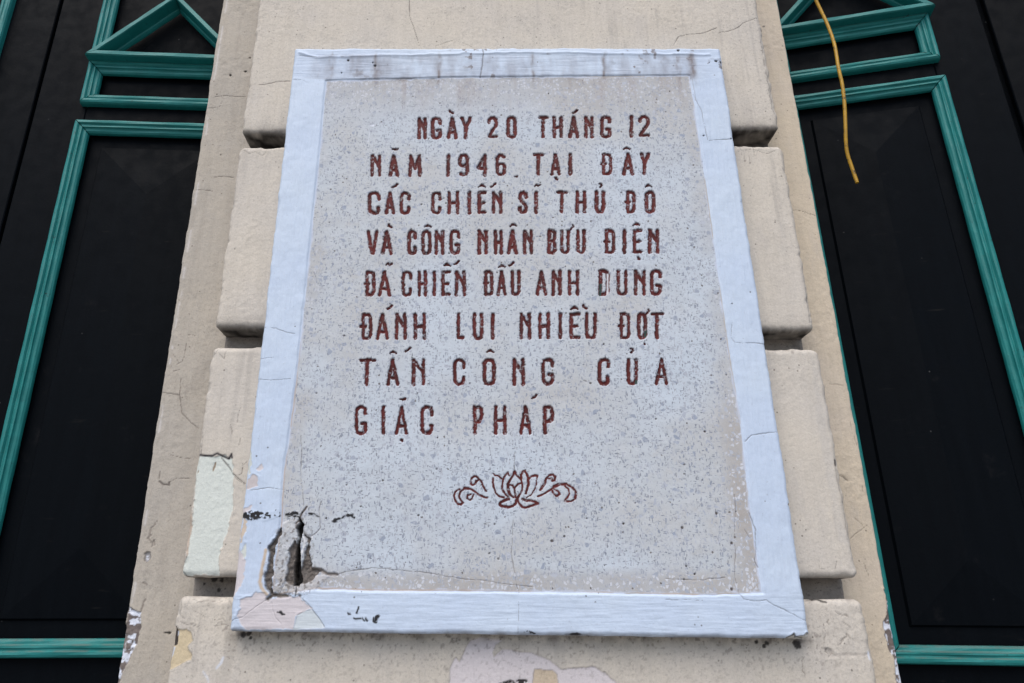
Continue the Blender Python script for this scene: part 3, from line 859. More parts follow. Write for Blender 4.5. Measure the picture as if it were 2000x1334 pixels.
# exposed cement, the split and the hole behind it
CEM = (.115, .10, .09)
slab = z4([(400, 560), (480, 520), (520, 600), (480, 690), (425, 760), (415, 900), (400, 960), (340, 1010), (335, 850), (360, 680), (385, 600)], *A4)
r.patch(slab, (.44, .44, .45), .0015, .3, .003, .002, speck=(-.25, .006))
r.patch(z4([(560, 900), (620, 890), (700, 890), (640, 930), (600, 980), (500, 1010), (430, 1000), (430, 950)], *A4), (.53, .52, .53), .001, .5, .004, .002)
dz = z4([(380, 570), (480, 500), (540, 520), (600, 640), (590, 820), (680, 870), (640, 960), (520, 1030), (310, 1040), (270, 900), (300, 720)], *A4)
sl = r.sl(r.pxs(dz), .02)
xx, z_ = r.X[sl], r.Z[sl]
mm = sst(.006, -.006, sd_poly(xx, z_, r.pxs(dz)))
r.h[sl] += mm * (fbm(xx, z_, .005, o=3, s=681) * .0009 + fbm(xx, z_, .012, o=2, s=682) * .0008)
r.over(sl, mm * sst(.22, .42, fbm(xx, z_, .0045, o=3, s=683)) * .75, (.17, .155, .145))
r.over(sl, mm * sst(.38, .56, fbm(xx, z_, .006, o=3, s=684)) * .5, (.54, .54, .55))
for q, dp in (([(387, 590), (360, 640), (305, 715), (312, 760), (295, 860), (275, 900), (285, 950), (318, 1015), (335, 1005), (325, 940), (335, 870), (338, 790), (350, 700), (382, 640)], -.007),
              ([(475, 675), (430, 735), (440, 775), (425, 860), (408, 930), (430, 945), (470, 955), (485, 800), (490, 700)], -.005),
              ([(525, 615), (572, 660), (560, 740), (572, 800), (590, 850), (645, 862), (605, 895), (590, 920), (515, 950), (505, 870), (540, 760), (555, 690)], -.005)):
    sl = r.patch(z4(q, *A4), CEM, dp, 1, .003, .001, rim=.3)
    xx, z_ = r.X[sl], r.Z[sl]
    mm = sst(.001, -.002, sd_poly(xx, z_, r.pxs(z4(q, *A4))))
    r.h[sl] += mm * fbm(xx, z_, .006, o=3, s=640) * .003
    r.over(sl, mm * sst(.1, .5, fbm(xx, z_, .004, o=3, s=641)) * .7, (.2, .18, .165))
r.patch(z4([(528, 640), (556, 650), (548, 700), (522, 745), (505, 840), (510, 760), (522, 700)], *A4), (.6, .61, .63), .002, 1, .003)
r.patch(z4([(508, 535), (526, 560), (522, 620), (506, 700), (508, 770), (512, 800), (510, 870), (521, 940), (495, 962), (465, 955), (468, 850), (480, 740), (495, 650), (484, 590)], *A4), (.008, .007, .007), -.022, 1, .0022)
r.line(z4([(300, 1045), (330, 1018), (370, 1022), (430, 1018), (500, 1025)], *A4), .005, .004, (.1, .085, .075), breakup=.15)
r.line(z4([(482, 962), (480, 1020)], *A4), .002, .002)
r.line(z4([(375, 960), (390, 920), (400, 960), (370, 1015)], *A4), .0012, .001, a=.6)
r.line(z4([(520, 600), (545, 630), (575, 645), (610, 620), (635, 585), (630, 520), (628, 470), (640, 420)], *A4), .0016, .0012, (.14, .125, .12), a=.75)
r.line(z4([(550, 455), (520, 490), (500, 540), (480, 560)], *A4), .0024, .002, (.12, .1, .09))
r.line(z4([(440, 530), (445, 580), (440, 640)], *A4), .001, .0008, a=.6)
r.line(z4([(590, 850), (640, 855), (680, 880), (740, 885)], *A4), .0035, .003, (.17, .15, .14))
r.line(z4([(645, 860), (650, 880), (730, 900)], *A4), .002, .001, (.25, .22, .21), a=.7)
# black tar smears
for q, th in (([(140, 490), (170, 485), (260, 483), (275, 500), (265, 525), (200, 540), (150, 530), (138, 550)], -.3), ([(260, 500), (330, 480), (370, 465), (385, 520), (330, 535), (270, 550)], .28),
              ([(410, 498), (480, 480), (530, 490), (520, 505), (470, 500), (412, 512)], -.12), ([(530, 485), (600, 500), (625, 517), (560, 502)], .0), ([(420, 520), (480, 510), (520, 520), (500, 535)], .05),
              ([(710, 545), (730, 528), (790, 512), (780, 528), (725, 552)], -.3), ([(790, 512), (835, 485), (862, 520), (855, 545), (830, 510)], -.05)):
    r.patch(z4(q, *A4), (.012, .012, .014), .0004, 1, .004, .0012, speck=(th - .04, .0042))
for q in ([(880, 1090), (870, 1130)], [(925, 1160), (935, 1180)], [(985, 1185), (1000, 1140)], [(980, 1160), (975, 1180), (990, 1190)], [(850, 1165), (890, 1170)], [(815, 1135), (830, 1132)], [(365, 1125), (400, 1135)], [(385, 1120), (390, 1135)], [(905, 1165), (915, 1175)], [(1005, 1150), (995, 1175)]):
    r.line(z4(q, *A4), .0024, 0, (.015, .015, .018), rag=.003)
r.patch(z4([(1050, 135), (1090, 122), (1150, 140), (1160, 158), (1100, 150)], 760, 1200, 4), (.015, .015, .018), 0, 1, .003, speck=(.05, .005))
r.patch(z4([(1370, 155), (1450, 142), (1550, 158), (1450, 166)], 760, 1200, 4), (.015, .015, .018), 0, 1, .002)
for px, py, rr in ((1399, 119, .0042), (1408, 121, .003), (680, 118, .003), (732, 128, .0035), (728, 122, .002), (1325, 97, .0035), (1374, 265, .0025), (1428, 270, .002), (1543, 985, .0032), (667, 142, .0025), (1386, 122, .0015)):
    r.blot(px, py, rr, (.035, .03, .028), .95, .002)
rng = random.Random(3)
for _ in range(95):                                    # pits in the terrazzo
    px = rng.uniform(600, 1460); py = rng.uniform(170, 1140)
    r.blot(px, py, rng.uniform(.0011, .0026), (.05, .04, .035), rng.uniform(.5, 1), .0012)
for px, py, rr in ((1078, 1056, .0032), (1400, 1002, .003), (1006, 344, .0032), (1430, 1151, .004), (1430, 1061, .003), (727, 243, .005), (1333, 1030, .003)):
    r.blot(px, py, rr, (.06, .045, .04) if px != 727 else (.6, .63, .7), .9, .001)
for q in ([(952, 1026), (945, 1023), (957, 1020)], [(722, 253), (718, 275)], [(1140, 742), (1146, 744)]):
    r.line(q, .002, .0006, (.08, .07, .065) if q[0][0] != 722 else (.58, .62, .69), a=.8)

# --- inscription: strokes inside a unit box, x to the right, y down
O_ = [(0, .16), (.14, .04), (.35, 0), (.65, 0), (.86, .04), (1, .16), (1, .84), (.86, .96), (.65, 1), (.35, 1), (.14, .96), (0, .84), (0, .16)]
D_ = [(0, 0), (.6, 0), (.86, .04), (1, .15), (1, .85), (.86, .96), (.6, 1), (0, 1), (0, 0)]
G_ = {
    'N': [[(0, 1), (.04, 0)], [(.04, .05), (.25, .14), (.96, .56)], [(.98, 0), (1, 1)]],
    'G': [[(1, .26), (1, .13), (.86, .03), (.6, 0), (.35, 0), (.12, .04), (0, .16), (0, .84), (.14, .96), (.4, 1), (.65, 1), (.88, .96), (1, .85), (1, .62), (.62, .62)]],
    'C': [[(1, .3), (1, .13), (.86, .03), (.6, 0), (.35, 0), (.12, .05), (0, .18), (0, .84), (.14, .96), (.4, 1), (.65, 1), (.86, .96), (.96, .86), (.96, .72)]],
    'A': [[(0, 1), (.5, 0), (1, 1)], [(.24, .72), (.78, .72)]],
    'Y': [[(0, 0), (.5, .5), (1, 0)], [(.5, .48), (.44, 1)]],
    '2': [[(0, .24), (.04, .12), (.3, 0), (.66, 0), (.95, .1), (1, .26), (.9, .42), (.3, .78), (.06, .97), (1, .96)]],
    '0': [O_], 'O': [O_],
    'T': [[(0, 0), (1, 0)], [(.46, 0), (.42, 1)]],
    'H': [[(0, 0), (0, 1)], [(1, 0), (1, 1)], [(0, .52), (1, .5)]],
    'M': [[(0, 1), (.08, 0)], [(.08, .03), (.5, .66), (.92, .03)], [(.92, 0), (1, 1)]],
    '1': [[(.6, 0), (.4, 1)]], 'I': [[(.55, 0), (.5, 1)]],
    '9': [[(1, .38), (1, .14), (.8, .02), (.5, 0), (.2, .02), (0, .14), (0, .4), (.2, .52), (.6, .54), (1, .42)], [(1, .3), (1, .84), (.8, .98), (.4, 1), (.1, .94)]],
    '6': [[(.95, .1), (.6, 0), (.25, .02), (0, .16), (0, .86), (.2, .98), (.5, 1), (.8, .98), (1, .86), (1, .58), (.8, .46), (.4, .46), (0, .56)]],
    '4': [[(.86, 1.04), (.86, 0), (0, .62), (0, .66), (.98, .68)]],
    'D': [D_],
    'Đ': [[(.2 + .8 * x, y) for x, y in D_], [(0, .5), (.42, .5)]],
    'B': [[(0, 0), (0, 1)], [(0, 0), (.6, 0), (.9, .08), (.94, .34), (.7, .46), (0, .47)], [(.6, .46), (.95, .58), (1, .88), (.7, 1), (0, 1)]],
    'U': [[(0, 0), (0, .84), (.14, .96), (.4, 1), (.62, 1), (.88, .95), (1, .82), (1, 0)]],
    'E': [[(1, 0), (0, .02), (0, .98), (1, .97)], [(0, .52), (.8, .5)]],
    'L': [[(.1, 0), (0, .97), (1, .97)]],
    'P': [[(.02, 0), (.02, 1)], [(.02, .02), (.6, 0), (.94, .08), (1, .28), (.92, .46), (.6, .54), (.02, .54)]],
    'S': [[(1, .24), (.9, .08), (.6, 0), (.3, .02), (.06, .14), (.04, .3), (.3, .44), (.75, .58), (.98, .72), (.94, .88), (.65, 1), (.3, 1), (.06, .9), (0, .76)]],
    'V': [[(0, 0), (.42, 1), (.55, 1), (1, 0)]],
}
ACC = {  # marks round their own centre, zoomed pixels
    'grave': ([[(-4, -6), (0, 3), (12, 10)]], 7), 'acute': ([[(14, -8), (2, 4), (-10, 10)]], 7), 'flat': ([[(-16, -2), (12, -4)], [(-4, 2), (6, 2)]], 6),
    'hat': ([[(-18, 7), (0, -7), (18, 6)], [(-6, 2), (8, 2)]], 5), 'dot': ([[(-2, -2), (3, 3)]], 9), 'tilde': ([[(-16, 4), (-6, -5), (4, 3), (16, -5)]], 5.5),
    'hook': ([[(-6, -8), (6, -6), (8, 2), (-2, 12)]], 5.5), 'horn': ([[(4, -8), (8, 0), (-4, 16), (-14, 22)]], 6), 'spot': ([[(0, 0), (1, 1)]], 7),
}
LINES = [  # offset y, top, bottom, tilt over the line, letters, marks
    (190, 107, 234, -9, [('N', 472, 525), ('G', 548, 608), ('A', 635, 697), ('Y', 712, 775), ('2', 862, 922), ('0', 970, 1027), ('T', 1147, 1203), ('H', 1227, 1285), ('A', 1315, 1377), ('N', 1403, 1457), ('G', 1493, 1555), ('1', 1658, 1678), ('2', 1705, 1770)],
     [('grave', 657, 77), ('acute', 1352, 76)]),
    (190, 314, 442, -8, [('N', 210, 270), ('A', 310, 370), ('M', 420, 495), ('1', 630, 658), ('9', 700, 760), ('4', 803, 862), ('6', 908, 967), ('T', 1118, 1180), ('A', 1213, 1273), ('I', 1315, 1338), ('Đ', 1492, 1560), ('A', 1615, 1683), ('Y', 1713, 1770)],
     [('flat', 350, 290), ('dot', 1247, 453), ('hat', 1640, 284), ('spot', 1027, 440)]),
    (190, 523, 653, -6, [('C', 197, 267), ('A', 288, 347), ('C', 373, 435), ('C', 548, 607), ('H', 640, 705), ('I', 752, 772), ('E', 808, 857), ('N', 888, 948), ('S', 1035, 1090), ('I', 1122, 1146), ('T', 1247, 1315), ('H', 1355, 1415), ('U', 1462, 1520), ('Đ', 1628, 1690), ('O', 1742, 1800)],
     [('acute', 345, 491), ('hat', 833, 493), ('acute', 893, 488), ('tilde', 1142, 492), ('hook', 1493, 490), ('hat', 1763, 491)]),
    (190, 738, 879, -5, [('V', 188, 255), ('A', 268, 333), ('C', 417, 470), ('O', 493, 550), ('N', 567, 624), ('G', 650, 712), ('N', 807, 865), ('H', 900, 950), ('A', 973, 1033), ('N', 1060, 1117), ('B', 1198, 1250), ('U', 1270, 1325), ('U', 1360, 1413), ('Đ', 1510, 1578), ('I', 1616, 1640), ('E', 1675, 1728), ('N', 1760, 1822)],
     [('grave', 315, 714), ('hat', 530, 716), ('hat', 1008, 712), ('horn', 1335, 720), ('hat', 1695, 708), ('dot', 1708, 897)]),
    (500, 78, 225, -4, [('Đ', 172, 237), ('A', 250, 325), ('C', 383, 445), ('H', 473, 527), ('I', 555, 580), ('E', 605, 658), ('N', 680, 745), ('Đ', 836, 897), ('A', 915, 972), ('U', 992, 1048), ('A', 1130, 1197), ('N', 1220, 1278), ('H', 1312, 1377), ('D', 1485, 1545), ('U', 1583, 1645), ('N', 1680, 1747), ('G', 1772, 1838)],
     [('tilde', 313, 45), ('hat', 638, 47), ('acute', 690, 35), ('hat', 943, 53), ('acute', 995, 42)]),
    (500, 316, 468, -3, [('Đ', 148, 220), ('A', 240, 315), ('N', 345, 412), ('H', 450, 520), ('L', 690, 738), ('U', 780, 840), ('I', 880, 903), ('N', 1042, 1107), ('H', 1147, 1213), ('I', 1257, 1280), ('E', 1320, 1382), ('U', 1408, 1475), ('Đ', 1590, 1660), ('O', 1700, 1755), ('T', 1775, 1852)],
     [('acute', 315, 283), ('hat', 1348, 290), ('grave', 1402, 282), ('horn', 1757, 304), ('spot', 1740, 490)]),
    (500, 571, 724, -2, [('T', 147, 243), ('A', 298, 370), ('N', 440, 517), ('C', 670, 740), ('O', 838, 910), ('N', 1003, 1073), ('G', 1165, 1235), ('C', 1478, 1547), ('U', 1640, 1703), ('A', 1797, 1873)],
     [('hat', 338, 536), ('acute', 418, 521), ('hat', 877, 530), ('hook', 1668, 526)]),
    (500, 833, 998, 0, [('G', 122, 190), ('I', 268, 292), ('A', 345, 420), ('C', 490, 563), ('P', 782, 840), ('H', 900, 968), ('A', 1040, 1113), ('P', 1173, 1235)],
     [('flat', 395, 800), ('dot', 383, 1027), ('acute', 1123, 785)]),
]
S1 = 2.8571
TEXT = 'NGÀY 20 THÁNG 12 NĂM 1946 TẠI ĐÂY CÁC CHIẾN SĨ THỦ ĐÔ VÀ CÔNG NHÂN BƯU ĐIỆN ĐÃ CHIẾN ĐẤU ANH DUNG ĐÁNH LUI NHIỀU ĐỢT TẤN CÔNG CỦA GIẶC PHÁP'.split()
WORDS = []
region = np.zeros(X.shape, np.int16)            # 0 = panel, 1..8 = lines of lettering, 9 = emblem
RED = np.array((.085, .0105, .0095))
rid_d = np.full(X.shape, 1.0)
WX = X + fbm(X, Z, .005, o=3, s=650) * .0017 + fbm(X, Z, .0024, o=2, s=652) * .0006; WZ = Z + fbm(X, Z, .0055, o=3, s=651) * .0017 + fbm(X, Z, .0024, o=2, s=653) * .0006
carve = np.full(X.shape, 1.0)
for k, (oy, y0, y1, tilt, letters, marks) in enumerate(LINES):
    strokes = []
    words = []
    for ch, xa, xb in letters:
        if words and words[-1][2] < len(TEXT[len(WORDS) + len(words) - 1]):
            words[-1][1] = xb; words[-1][2] += 1
        else:
            words.append([xa, xb, 1])
        hw = 9.6
        x0, x1 = xa + hw, xb - hw
        if ch in 'I1':
            x0, x1 = xa + 6, xb - 6
        t_ = tilt * ((xa + xb) / 2 - 500) / 1300
        for st in G_[ch]:
            j = rng.uniform(-1.2, 1.2)
            strokes.append(([(x0 + x * (x1 - x0) + j, y0 + hw + y * (y1 - y0 - 2 * hw) + t_) for x, y in st], hw * rng.uniform(.95, 1.16)))
    for nm, cx, cy in marks:
        ps, hw = ACC[nm]
        for st in ps:
            strokes.append(([(cx + x, cy + y) for x, y in st], hw * .95))
    for xa, xb, _n in words:                       # each word is a part: its letters, their marks and the stone between them
        lo = min([y0 - 8] + [cy - 20 for _, cx, cy in marks if xa - 30 < cx < xb + 20 and cy < y0])
        hi = max([y1 + 8] + [cy + 16 for nm, cx, cy in marks if nm == 'dot' and xa < cx < xb])
        WORDS.append((k, sum(1 for l in letters if xa <= l[1] < xb)))
        px_ = [at(650 + x / S1, oy + y / S1, Y_PANEL) for x, y in ((xa - 8, lo), (xb + 8, lo), (xb + 8, hi), (xa - 8, hi))]
        sl = r.sl(px_, .004)
        region[sl] = np.where((sd_poly(X[sl], Z[sl], px_) < 0) & (region[sl] == 0), len(WORDS), region[sl])
    for st, hw in strokes:
        p = [at(650 + x / S1, oy + y / S1, Y_PANEL) for x, y in st]
        q0 = at(650 + st[0][0] / S1, oy + st[0][1] / S1, Y_PANEL); q1 = at(650 + (st[0][0] + hw) / S1, oy + st[0][1] / S1, Y_PANEL)
        w_ = q1[0] - q0[0]
        sl = r.sl(p, .008)
        d = d_line(WX[sl], WZ[sl], p) / w_
        carve[sl] = np.minimum(carve[sl], d - 1 + 0)
        
# the emblem: lotus flower between scrolls
A2 = (840, 880, 5.882)
LOTUS = [([(725, 262), (745, 285), (795, 297), (825, 325)], 6), ([(722, 315), (720, 370), (735, 430), (755, 490), (800, 530), (850, 540)], 8), ([(890, 252), (850, 310), (830, 380), (825, 440), (860, 500), (905, 535)], 8), ([(890, 252), (912, 290)], 6),
         ([(972, 238), (945, 300), (915, 345), (890, 390), (890, 450), (910, 500), (960, 535)], 9), ([(972, 240), (1000, 290), (1045, 335), (1060, 390), (1060, 450), (1035, 500), (1000, 550)], 8),
         ([(1045, 330), (1045, 280), (1065, 245), (1090, 238), (1110, 265), (1125, 320), (1130, 390), (1115, 440), (1100, 490)], 10), ([(1130, 330), (1160, 300), (1200, 290), (1230, 290)], 9), ([(1230, 300), (1222, 380), (1200, 450), (1160, 510), (1105, 540)], 5),
         ([(905, 395), (945, 400), (970, 440), (980, 500), (985, 540)], 8), ([(1050, 370), (1010, 385), (980, 420), (968, 445)], 8), ([(905, 400), (905, 450), (930, 510), (955, 535)], 5),
         ([(905, 555), (860, 570), (815, 590), (800, 620), (830, 640), (900, 650), (955, 635), (985, 600), (990, 570)], 11), ([(905, 555), (890, 550)], 7), ([(1025, 520), (1008, 560), (1020, 605), (1060, 650), (1100, 660), (1150, 640), (1235, 608)], 9), ([(1065, 555), (1100, 572), (1165, 575), (1210, 590), (1235, 608)], 11),
         ([(645, 465), (610, 410), (585, 350), (550, 310), (515, 295), (480, 315), (465, 360), (470, 385), (490, 398), (520, 385), (530, 355), (555, 340)], 8), ([(530, 350), (515, 385)], 8),
         ([(660, 540), (610, 530), (560, 510), (510, 465), (450, 435), (395, 435), (350, 470), (330, 520), (345, 565), (378, 598), (360, 622), (320, 615), (285, 570), (272, 530), (290, 475), (340, 445)], 8), ([(395, 432), (440, 438)], 11),
         ([(500, 510), (485, 550), (455, 568), (425, 550), (430, 515), (470, 505)], 7),
         ([(1265, 455), (1310, 390), (1335, 320), (1370, 285), (1410, 275), (1440, 300), (1430, 340), (1400, 350), (1400, 320), (1360, 318)], 9), ([(1270, 450), (1310, 390)], 10),
         ([(1240, 530), (1310, 500), (1370, 460), (1430, 420), (1500, 390), (1570, 390), (1640, 430), (1680, 490), (1670, 550), (1620, 585), (1550, 580), (1560, 555), (1600, 500), (1590, 440), (1550, 410)], 8), ([(1420, 412), (1480, 390), (1560, 385)], 11), ([(1640, 430), (1678, 480), (1665, 540)], 10),
         ([(1400, 450), (1420, 500), (1455, 525), (1490, 500), (1470, 465), (1430, 450)], 8)]
for st, hw in LOTUS:
    p = [at(x, y, Y_PANEL) for x, y in z4(st, *A2)]
    w_ = hw / A2[2] * 1.5 * 1.27 / FPX * .98
    sl = r.sl(p, .008)
    wx = X[sl] + (WX[sl] - X[sl]) * .6; wz_ = Z[sl] + (WZ[sl] - Z[sl]) * .6
    d = d_line(wx, wz_, p)
    carve[sl] = np.minimum(carve[sl], d / w_ - 1)
    pass
px_ = [at(x, y, Y_PANEL) for x, y in z4([(255, 225), (1700, 225), (1700, 680), (255, 680)], *A2)]
sl = r.sl(px_, .004)
region[sl] = np.where(sd_poly(X[sl], Z[sl], px_) < 0, 99, region[sl])
emb = region == 99
edge_n = fbm(X, Z, .012, o=3, s=660)
cm = sst(.28, -.22, carve)
worn = sst(.62, .3, fbm(X, Z, .004, o=3, s=661))
redness = (1 + .5 * fbm(X, Z, .02, o=3, s=662))[..., None]
tone = RED * redness
blackish = sst(.25, .6, fbm(X, Z, .012, o=3, s=663))[..., None] * .5
tone = tone * (1 - blackish) + np.array((.02, .01, .01)) * blackish
a_ = (cm * (.55 + .45 * worn))[..., None]
r.tint = r.tint * (1 - a_) + a_ * np.concatenate([tone, np.ones(X.shape + (1,))], -1)
# bare white chips on the rims of the letters
m = np.clip(1 - np.abs(carve - .35) / .3, 0, 1) * sst(.28, .5, fbm(X, Z, .008, o=3, s=664)) * (region > 0)
r.over(ALL, m * .55, (.62, .64, .68))
r.h -= np.where(emb, .0013, .0034) * np.sqrt(np.clip(sst(.3, -.75, carve), 0, 1))
# flaking paint, with an older green below, on the single D of the fifth line
for q, c_ in (([(1490, 150), (1503, 150), (1500, 215), (1488, 220)], (.012, .05, .045)), ([(1532, 95), (1540, 95), (1540, 205), (1530, 212)], (.66, .68, .72)), ([(1740, 415), (1757, 410), (1752, 450), (1738, 445)], (.012, .05, .045)),
              ([(1690, 685), (1702, 690), (1700, 715), (1688, 712)], (.012, .05, .045))):
    r.patch(z4(q, 650, 500, S1), c_, 0, .85, .001, .0006)

fc = lambda a: (a[:-1, :-1] + a[1:, :-1] + a[:-1, 1:] + a[1:, 1:]) / 4
f_frame = fc(di) > -.0008
reg = region[:-1, :-1]
reg = np.maximum(np.maximum(region[:-1, :-1], region[1:, 1:]), np.maximum(region[1:, :-1], region[:-1, 1:]))


def frame_side(kind, nv, f, t0):
    n = fbm(nv[:, 0], nv[:, 1] + nv[:, 2], .03, o=3, s=671)
    a = np.where(kind == 0, np.clip(.35 + n * .6 + .2 * f, 0, .9), .0)
    return np.concatenate([np.array((.1, .085, .075))[None] * a[:, None], a[:, None]], 1)


r.build('frame', M_frame, plaque, back=Y_BLOCK + .004, faces=f_frame, side=frame_side)
panel = r.build('panel', M_terrazzo, plaque, faces=(~f_frame) & (reg == 0))
assert len(TEXT) == len(WORDS), WORDS
assert [len(x) for x in TEXT] == [n for _, n in WORDS], WORDS
ROW = ('first', 'second', 'third', 'fourth', 'fifth', 'sixth', 'seventh', 'last')
for k, tx in enumerate(TEXT):
    o = r.build('engraved_word', M_terrazzo, None, faces=(~f_frame) & (reg == k + 1))
    o.parent = panel
    o['label'] = 'red engraved %s %s in the %s line' % ('number' if tx.isdigit() else 'word', tx, ROW[WORDS[k][0]])
o = r.build('lotus_emblem', M_terrazzo, None, faces=(~f_frame) & (reg == 99))
o.parent = panel
o['label'] = 'small red lotus flower between scrolls'


# ------------------------------------------------------------------ doors
def offset_poly(p, d):
    n = len(p); out = []
    for i in range(n):
        a = Vector(p[i - 1]); b = Vector(p[i]); c = Vector(p[(i + 1) % n])
        e1 = (b - a).normalized(); e2 = (c - b).normalized()
        n1 = Vector((-e1.y, e1.x)); n2 = Vector((-e2.y, e2.x))
        m = (n1 + n2).normalized()
        out.append(b + m * (d / max(m.dot(n1), .2)))
    return out


def moulding(bm, poly, prof, gap=.0012):
    """mitred strip round a counter-clockwise polygon (x, z); profile of (inset, height off the board)"""
    n = len(poly)
    rings = [offset_poly(poly, d) for d, h in prof]
    for i in range(n):
        j = (i + 1) % n
        L = (Vector(poly[j]) - Vector(poly[i])).length
        k = max(2, int(L / .03))
        rows = []
        for s in range(k + 1):
            row = []
            for (d, h), rg in zip(prof, rings):
                a, b = rg[i], rg[j]
                e = (b - a).normalized()
                t = s / k
                q = (a + e * gap) * (1 - t) + (b - e * gap) * t
                wv = .0006 * math.sin(q.x * 37 + q.y * 53 + d * 400)
                row.append(bm.verts.new((q.x, -h + wv, q.y)))
            rows.append(row)
        for r0, r1 in zip(rows[:-1], rows[1:]):
            for m in range(len(prof) - 1):
                f = bm.faces.new((r0[m], r0[m + 1], r1[m + 1], r1[m])); f.smooth = False
        bm.faces.new(rows[0]); bm.faces.new(rows[-1][::-1])


OGEE = [(0, -.002), (0, .012), (.002, .017), (.006, .0195), (.0105, .0195), (.0125, .0165), (.0135, .0145), (.0155, .0145), (.018, .0165), (.021, .0165), (.0225, .0125), (.0245, .0105), (.029, .0095), (.0325, .006), (.0335, .002), (.0335, -.002)]
PED = [(0, -.002), (0, .038), (.002, .042), (.0115, .042), (.013, .039), (.0135, .010), (.0165, .008), (.019, .002), (.0195, -.002)]
CW = 1.0


def hip_panel(bm, x0, x1, z0, z1, h):
    """raised field: a bevelled board rising to a hipped ridge"""
    b = .004
    w_ = (x1 - x0) / 2
    xm = (x0 + x1) / 2
    base = [(x0, 0, z0), (x1, 0, z0), (x1, 0, z1), (x0, 0, z1)]
    lip = [(x0 + b, -.006, z0 + b), (x1 - b, -.006, z0 + b), (x1 - b, -.006, z1 - b), (x0 + b, -.006, z1 - b)]
    rid = [(xm, -h, z0 + w_), (xm, -h, z1 - w_)]
    B = [bm.verts.new(p) for p in base]; L = [bm.verts.new(p) for p in lip]; Q = [bm.verts.new(p) for p in rid]
    for i in range(4):
        bm.faces.new((B[i], B[(i + 1) % 4], L[(i + 1) % 4], L[i]))
    bm.faces.new((L[0], L[1], Q[0])); bm.faces.new((L[1], L[2], Q[1], Q[0])); bm.faces.new((L[2], L[3], Q[1])); bm.faces.new((L[3], L[0], Q[0], Q[1]))


def rect(x0, x1, z0, z1):
    return [(x0, z0), (x1, z0), (x1, z1), (x0, z1)]


class Plane:
    def __init__(self, x, Y, ang):
        self.p = Vector((x, Y, 0)); self.a = ang
        self.e = Vector((math.cos(ang), math.sin(ang), 0)); self.n = Vector((-math.sin(ang), math.cos(ang), 0))

    def __call__(self, px, py, h=.0):
        d = Vector(ray(px, py)); o = Vector((0, 0, EYE))
        t = (self.p - self.n * h - o).dot(self.n) / d.dot(self.n)
        q = o + d * t - self.p
        return q.dot(self.e), q.z


def leaf(plane, label, x0, x1, px0, px1, small, big, tri, upper0, group, flip=False, lip=None):
    """one door leaf in its own plane: x0..x1 board, px0..px1 panel mouldings"""
    s = -1 if flip else 1
    root = empty('door_leaf', label, 'door', (plane.p.x, plane.p.y, .03), plane.a, group)
    Zr = -.03
    X_ = lambda a, b: (min(s * a, s * b), max(s * a, s * b))
    bm = bmesh.new()
    a, b = X_(x0, x1)
    # stiles and rails stand proud of the sunk fields
    pa, pb = X_(px0, px1)
    e = .012
    fields = [(small[0] + e + Zr, small[1] - e + Zr), (big[0] + e + Zr, big[1] - e + Zr), (upper0 + e + Zr, TOP - .25)]
    fields.sort()
    box_mesh(bm, a, pa + e, 0, .045, 0, TOP - .1)
    box_mesh(bm, pb - e, b, 0, .045, 0, TOP - .1)
    zc = 0
    for f0, f1 in fields:
        box_mesh(bm, pa + e, pb - e, .0003, .045, zc, f0)
        zc = f1
    box_mesh(bm, pa + e, pb - e, .0003, .045, zc, TOP - .1)
    bmesh.ops.bevel(bm, geom=[x for x in bm.edges], offset=.002, segments=1, affect='EDGES')
    box_mesh(bm, pa, pb, .012, .03, .02, TOP - .12)
    if lip is not None:
        la, lb = X_(*lip)
        box_mesh(bm, la, lb, .022, .04, 0, TOP - .1)
    bm_obj('board', bm, M_door, root, True)
    for z0, z1, nm in ((small[0], small[1], 'moulding'), (big[0], big[1], 'moulding'), (upper0, TOP - .2, 'moulding')):
        bm = bmesh.new()
        moulding(bm, rect(pa, pb, z0 + Zr, z1 + Zr), OGEE)
        bm_obj(nm, bm, M_teal, root, True)
    bm = bmesh.new()
    hip_panel(bm, pa + .062, pb - .062, big[0] + .065 + Zr, big[1] - .062 + Zr, .016)
    bm_obj('raised_panel', bm, M_door, root, True).location.y = .012
    t3 = [(s * x, z + Zr) for x, z in tri]
    if flip:
        t3 = t3[::-1]
    bm = bmesh.new()
    moulding(bm, t3, PED)
    bm_obj('pediment', bm, M_teal, root, True)
    return root


G = 'black doors with teal mouldings'
# left of the pilaster
PL = Plane(-.55, 1.475, R(3))
pxl = np.mean([PL(152.7, 233)[0], PL(182.6, 118)[0]])
gapx = np.mean([PL(121, 0)[0], PL(11, 420)[0]])
apx, apz = PL(345, -14, .04)
tipx, tipz = PL(164, 105.5, .04)
cx = apx
small = (PL(160, 202, .012)[1], PL(183, 118, .015)[1])
big = (PL(120, 1285, .01)[1], PL(153, 233, .015)[1])
tri = [(tipx, tipz), (2 * cx - tipx, tipz), (cx, apz)]
up0 = tipz - .004
leaf(PL, 'black door with teal mouldings close beside the pilaster on its left', gapx + .004, 2 * cx - gapx - .02, pxl, 2 * cx - pxl, small, big, tri, up0, G, lip=(gapx - .02, gapx + .004))
c2 = 2 * gapx
leaf(PL, 'black door with teal mouldings at far left, mostly cut off by the photo', c2 - (gapx + .004), c2 - (2 * cx - gapx), c2 - (2 * cx - pxl), c2 - pxl, small, big, [(c2 - (2 * cx - tipx), tipz), (c2 - tipx, tipz), (c2 - cx, apz)], up0, G)

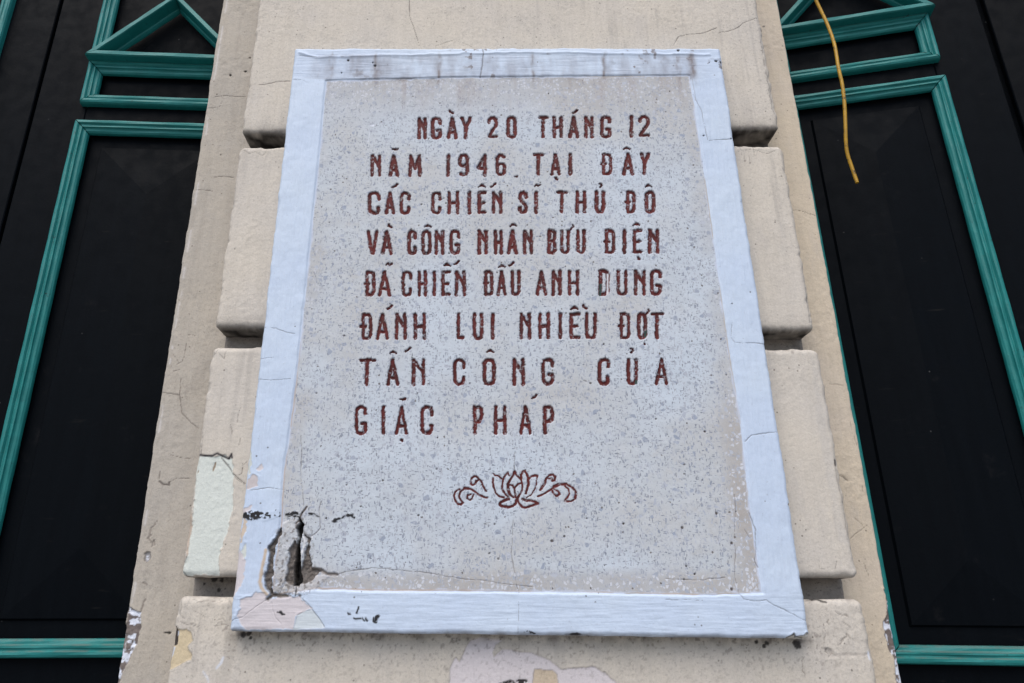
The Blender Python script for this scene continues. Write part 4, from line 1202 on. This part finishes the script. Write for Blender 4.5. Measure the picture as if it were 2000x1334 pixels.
# right of the pilaster, standing slightly open
PR = Plane(.74, 1.50, R(-13))
pxr = np.mean([PR(1841, 146)[0], PR(1917, 420)[0]])
pl_in = PR(1687, 900)[0]
pxl2 = pl_in - .0335
gap2 = np.mean([PR(1906, 0)[0], PR(1985, 250)[0]])
small2 = (PR(1833, 116, .012)[1], PR(1811, 25, .015)[1])
big2 = (PR(1880, 1299, .01)[1], PR(1841, 146, .015)[1])
t2x, t2z = PR(1829, 9.5, .04)
cx2 = (pxl2 + pxr) / 2
lx2 = 2 * cx2 - t2x
leaf(PR, 'black door with teal mouldings right of the pilaster behind the yellow cable', lx2 - .06, gap2, pxl2, pxr, small2, big2, [(lx2, t2z), (t2x, t2z), (cx2, t2z + (apz - tipz) * (t2x - cx2) / (cx - tipx))], t2z - .004, G, lip=(gap2, gap2 + .03))
q = PR.p + PR.e * (gap2 + .016)
PR2 = Plane(q.x, q.y, R(-24))
w_ = pxr - pxl2
leaf(PR2, 'plain dark edge of a second black door at far right', 0, w_ + .24, .12, .12 + w_, small2, big2, [(.12 - .01, t2z), (.13 + w_, t2z), (.12 + w_ / 2, t2z + .2)], t2z - .004, G)

# ------------------------------------------------------------------ yellow cable
pts = [(1560, -110), (1578, -45), (1593, 0), (1604, 22), (1616, 47), (1629, 82), (1634, 108), (1637, 132), (1646, 167), (1650, 208), (1651.5, 252), (1652, 280), (1654.7, 302), (1665, 330), (1674, 357)]
cu = bpy.data.curves.new('c', 'CURVE'); cu.dimensions = '3D'
sp = cu.splines.new('NURBS'); sp.points.add(len(pts) - 1); sp.order_u = 3; sp.use_endpoint_u = True
for i, (px, py) in enumerate(pts):
    Y = 1.335 + .01 * math.sin(i * .6)
    x, z = at(px, py, Y)
    sp.points[i].co = (x, Y, z, 1)
cu.bevel_depth = .0039; cu.bevel_resolution = 4; cu.use_fill_caps = True
tmp = bpy.data.objects.new('c', cu); col.objects.link(tmp)
dg = bpy.context.evaluated_depsgraph_get()
me = bpy.data.meshes.new_from_object(tmp.evaluated_get(dg))
me.name = 'cable'
bpy.data.objects.remove(tmp)
for p in me.polygons:
    p.use_smooth = True
me.materials.clear(); me.materials.append(M_cable)
o = bpy.data.objects.new('cable', me); col.objects.link(o)
o['label'] = 'yellow cable end dangling in front of the right hand door'; o['category'] = 'cable'
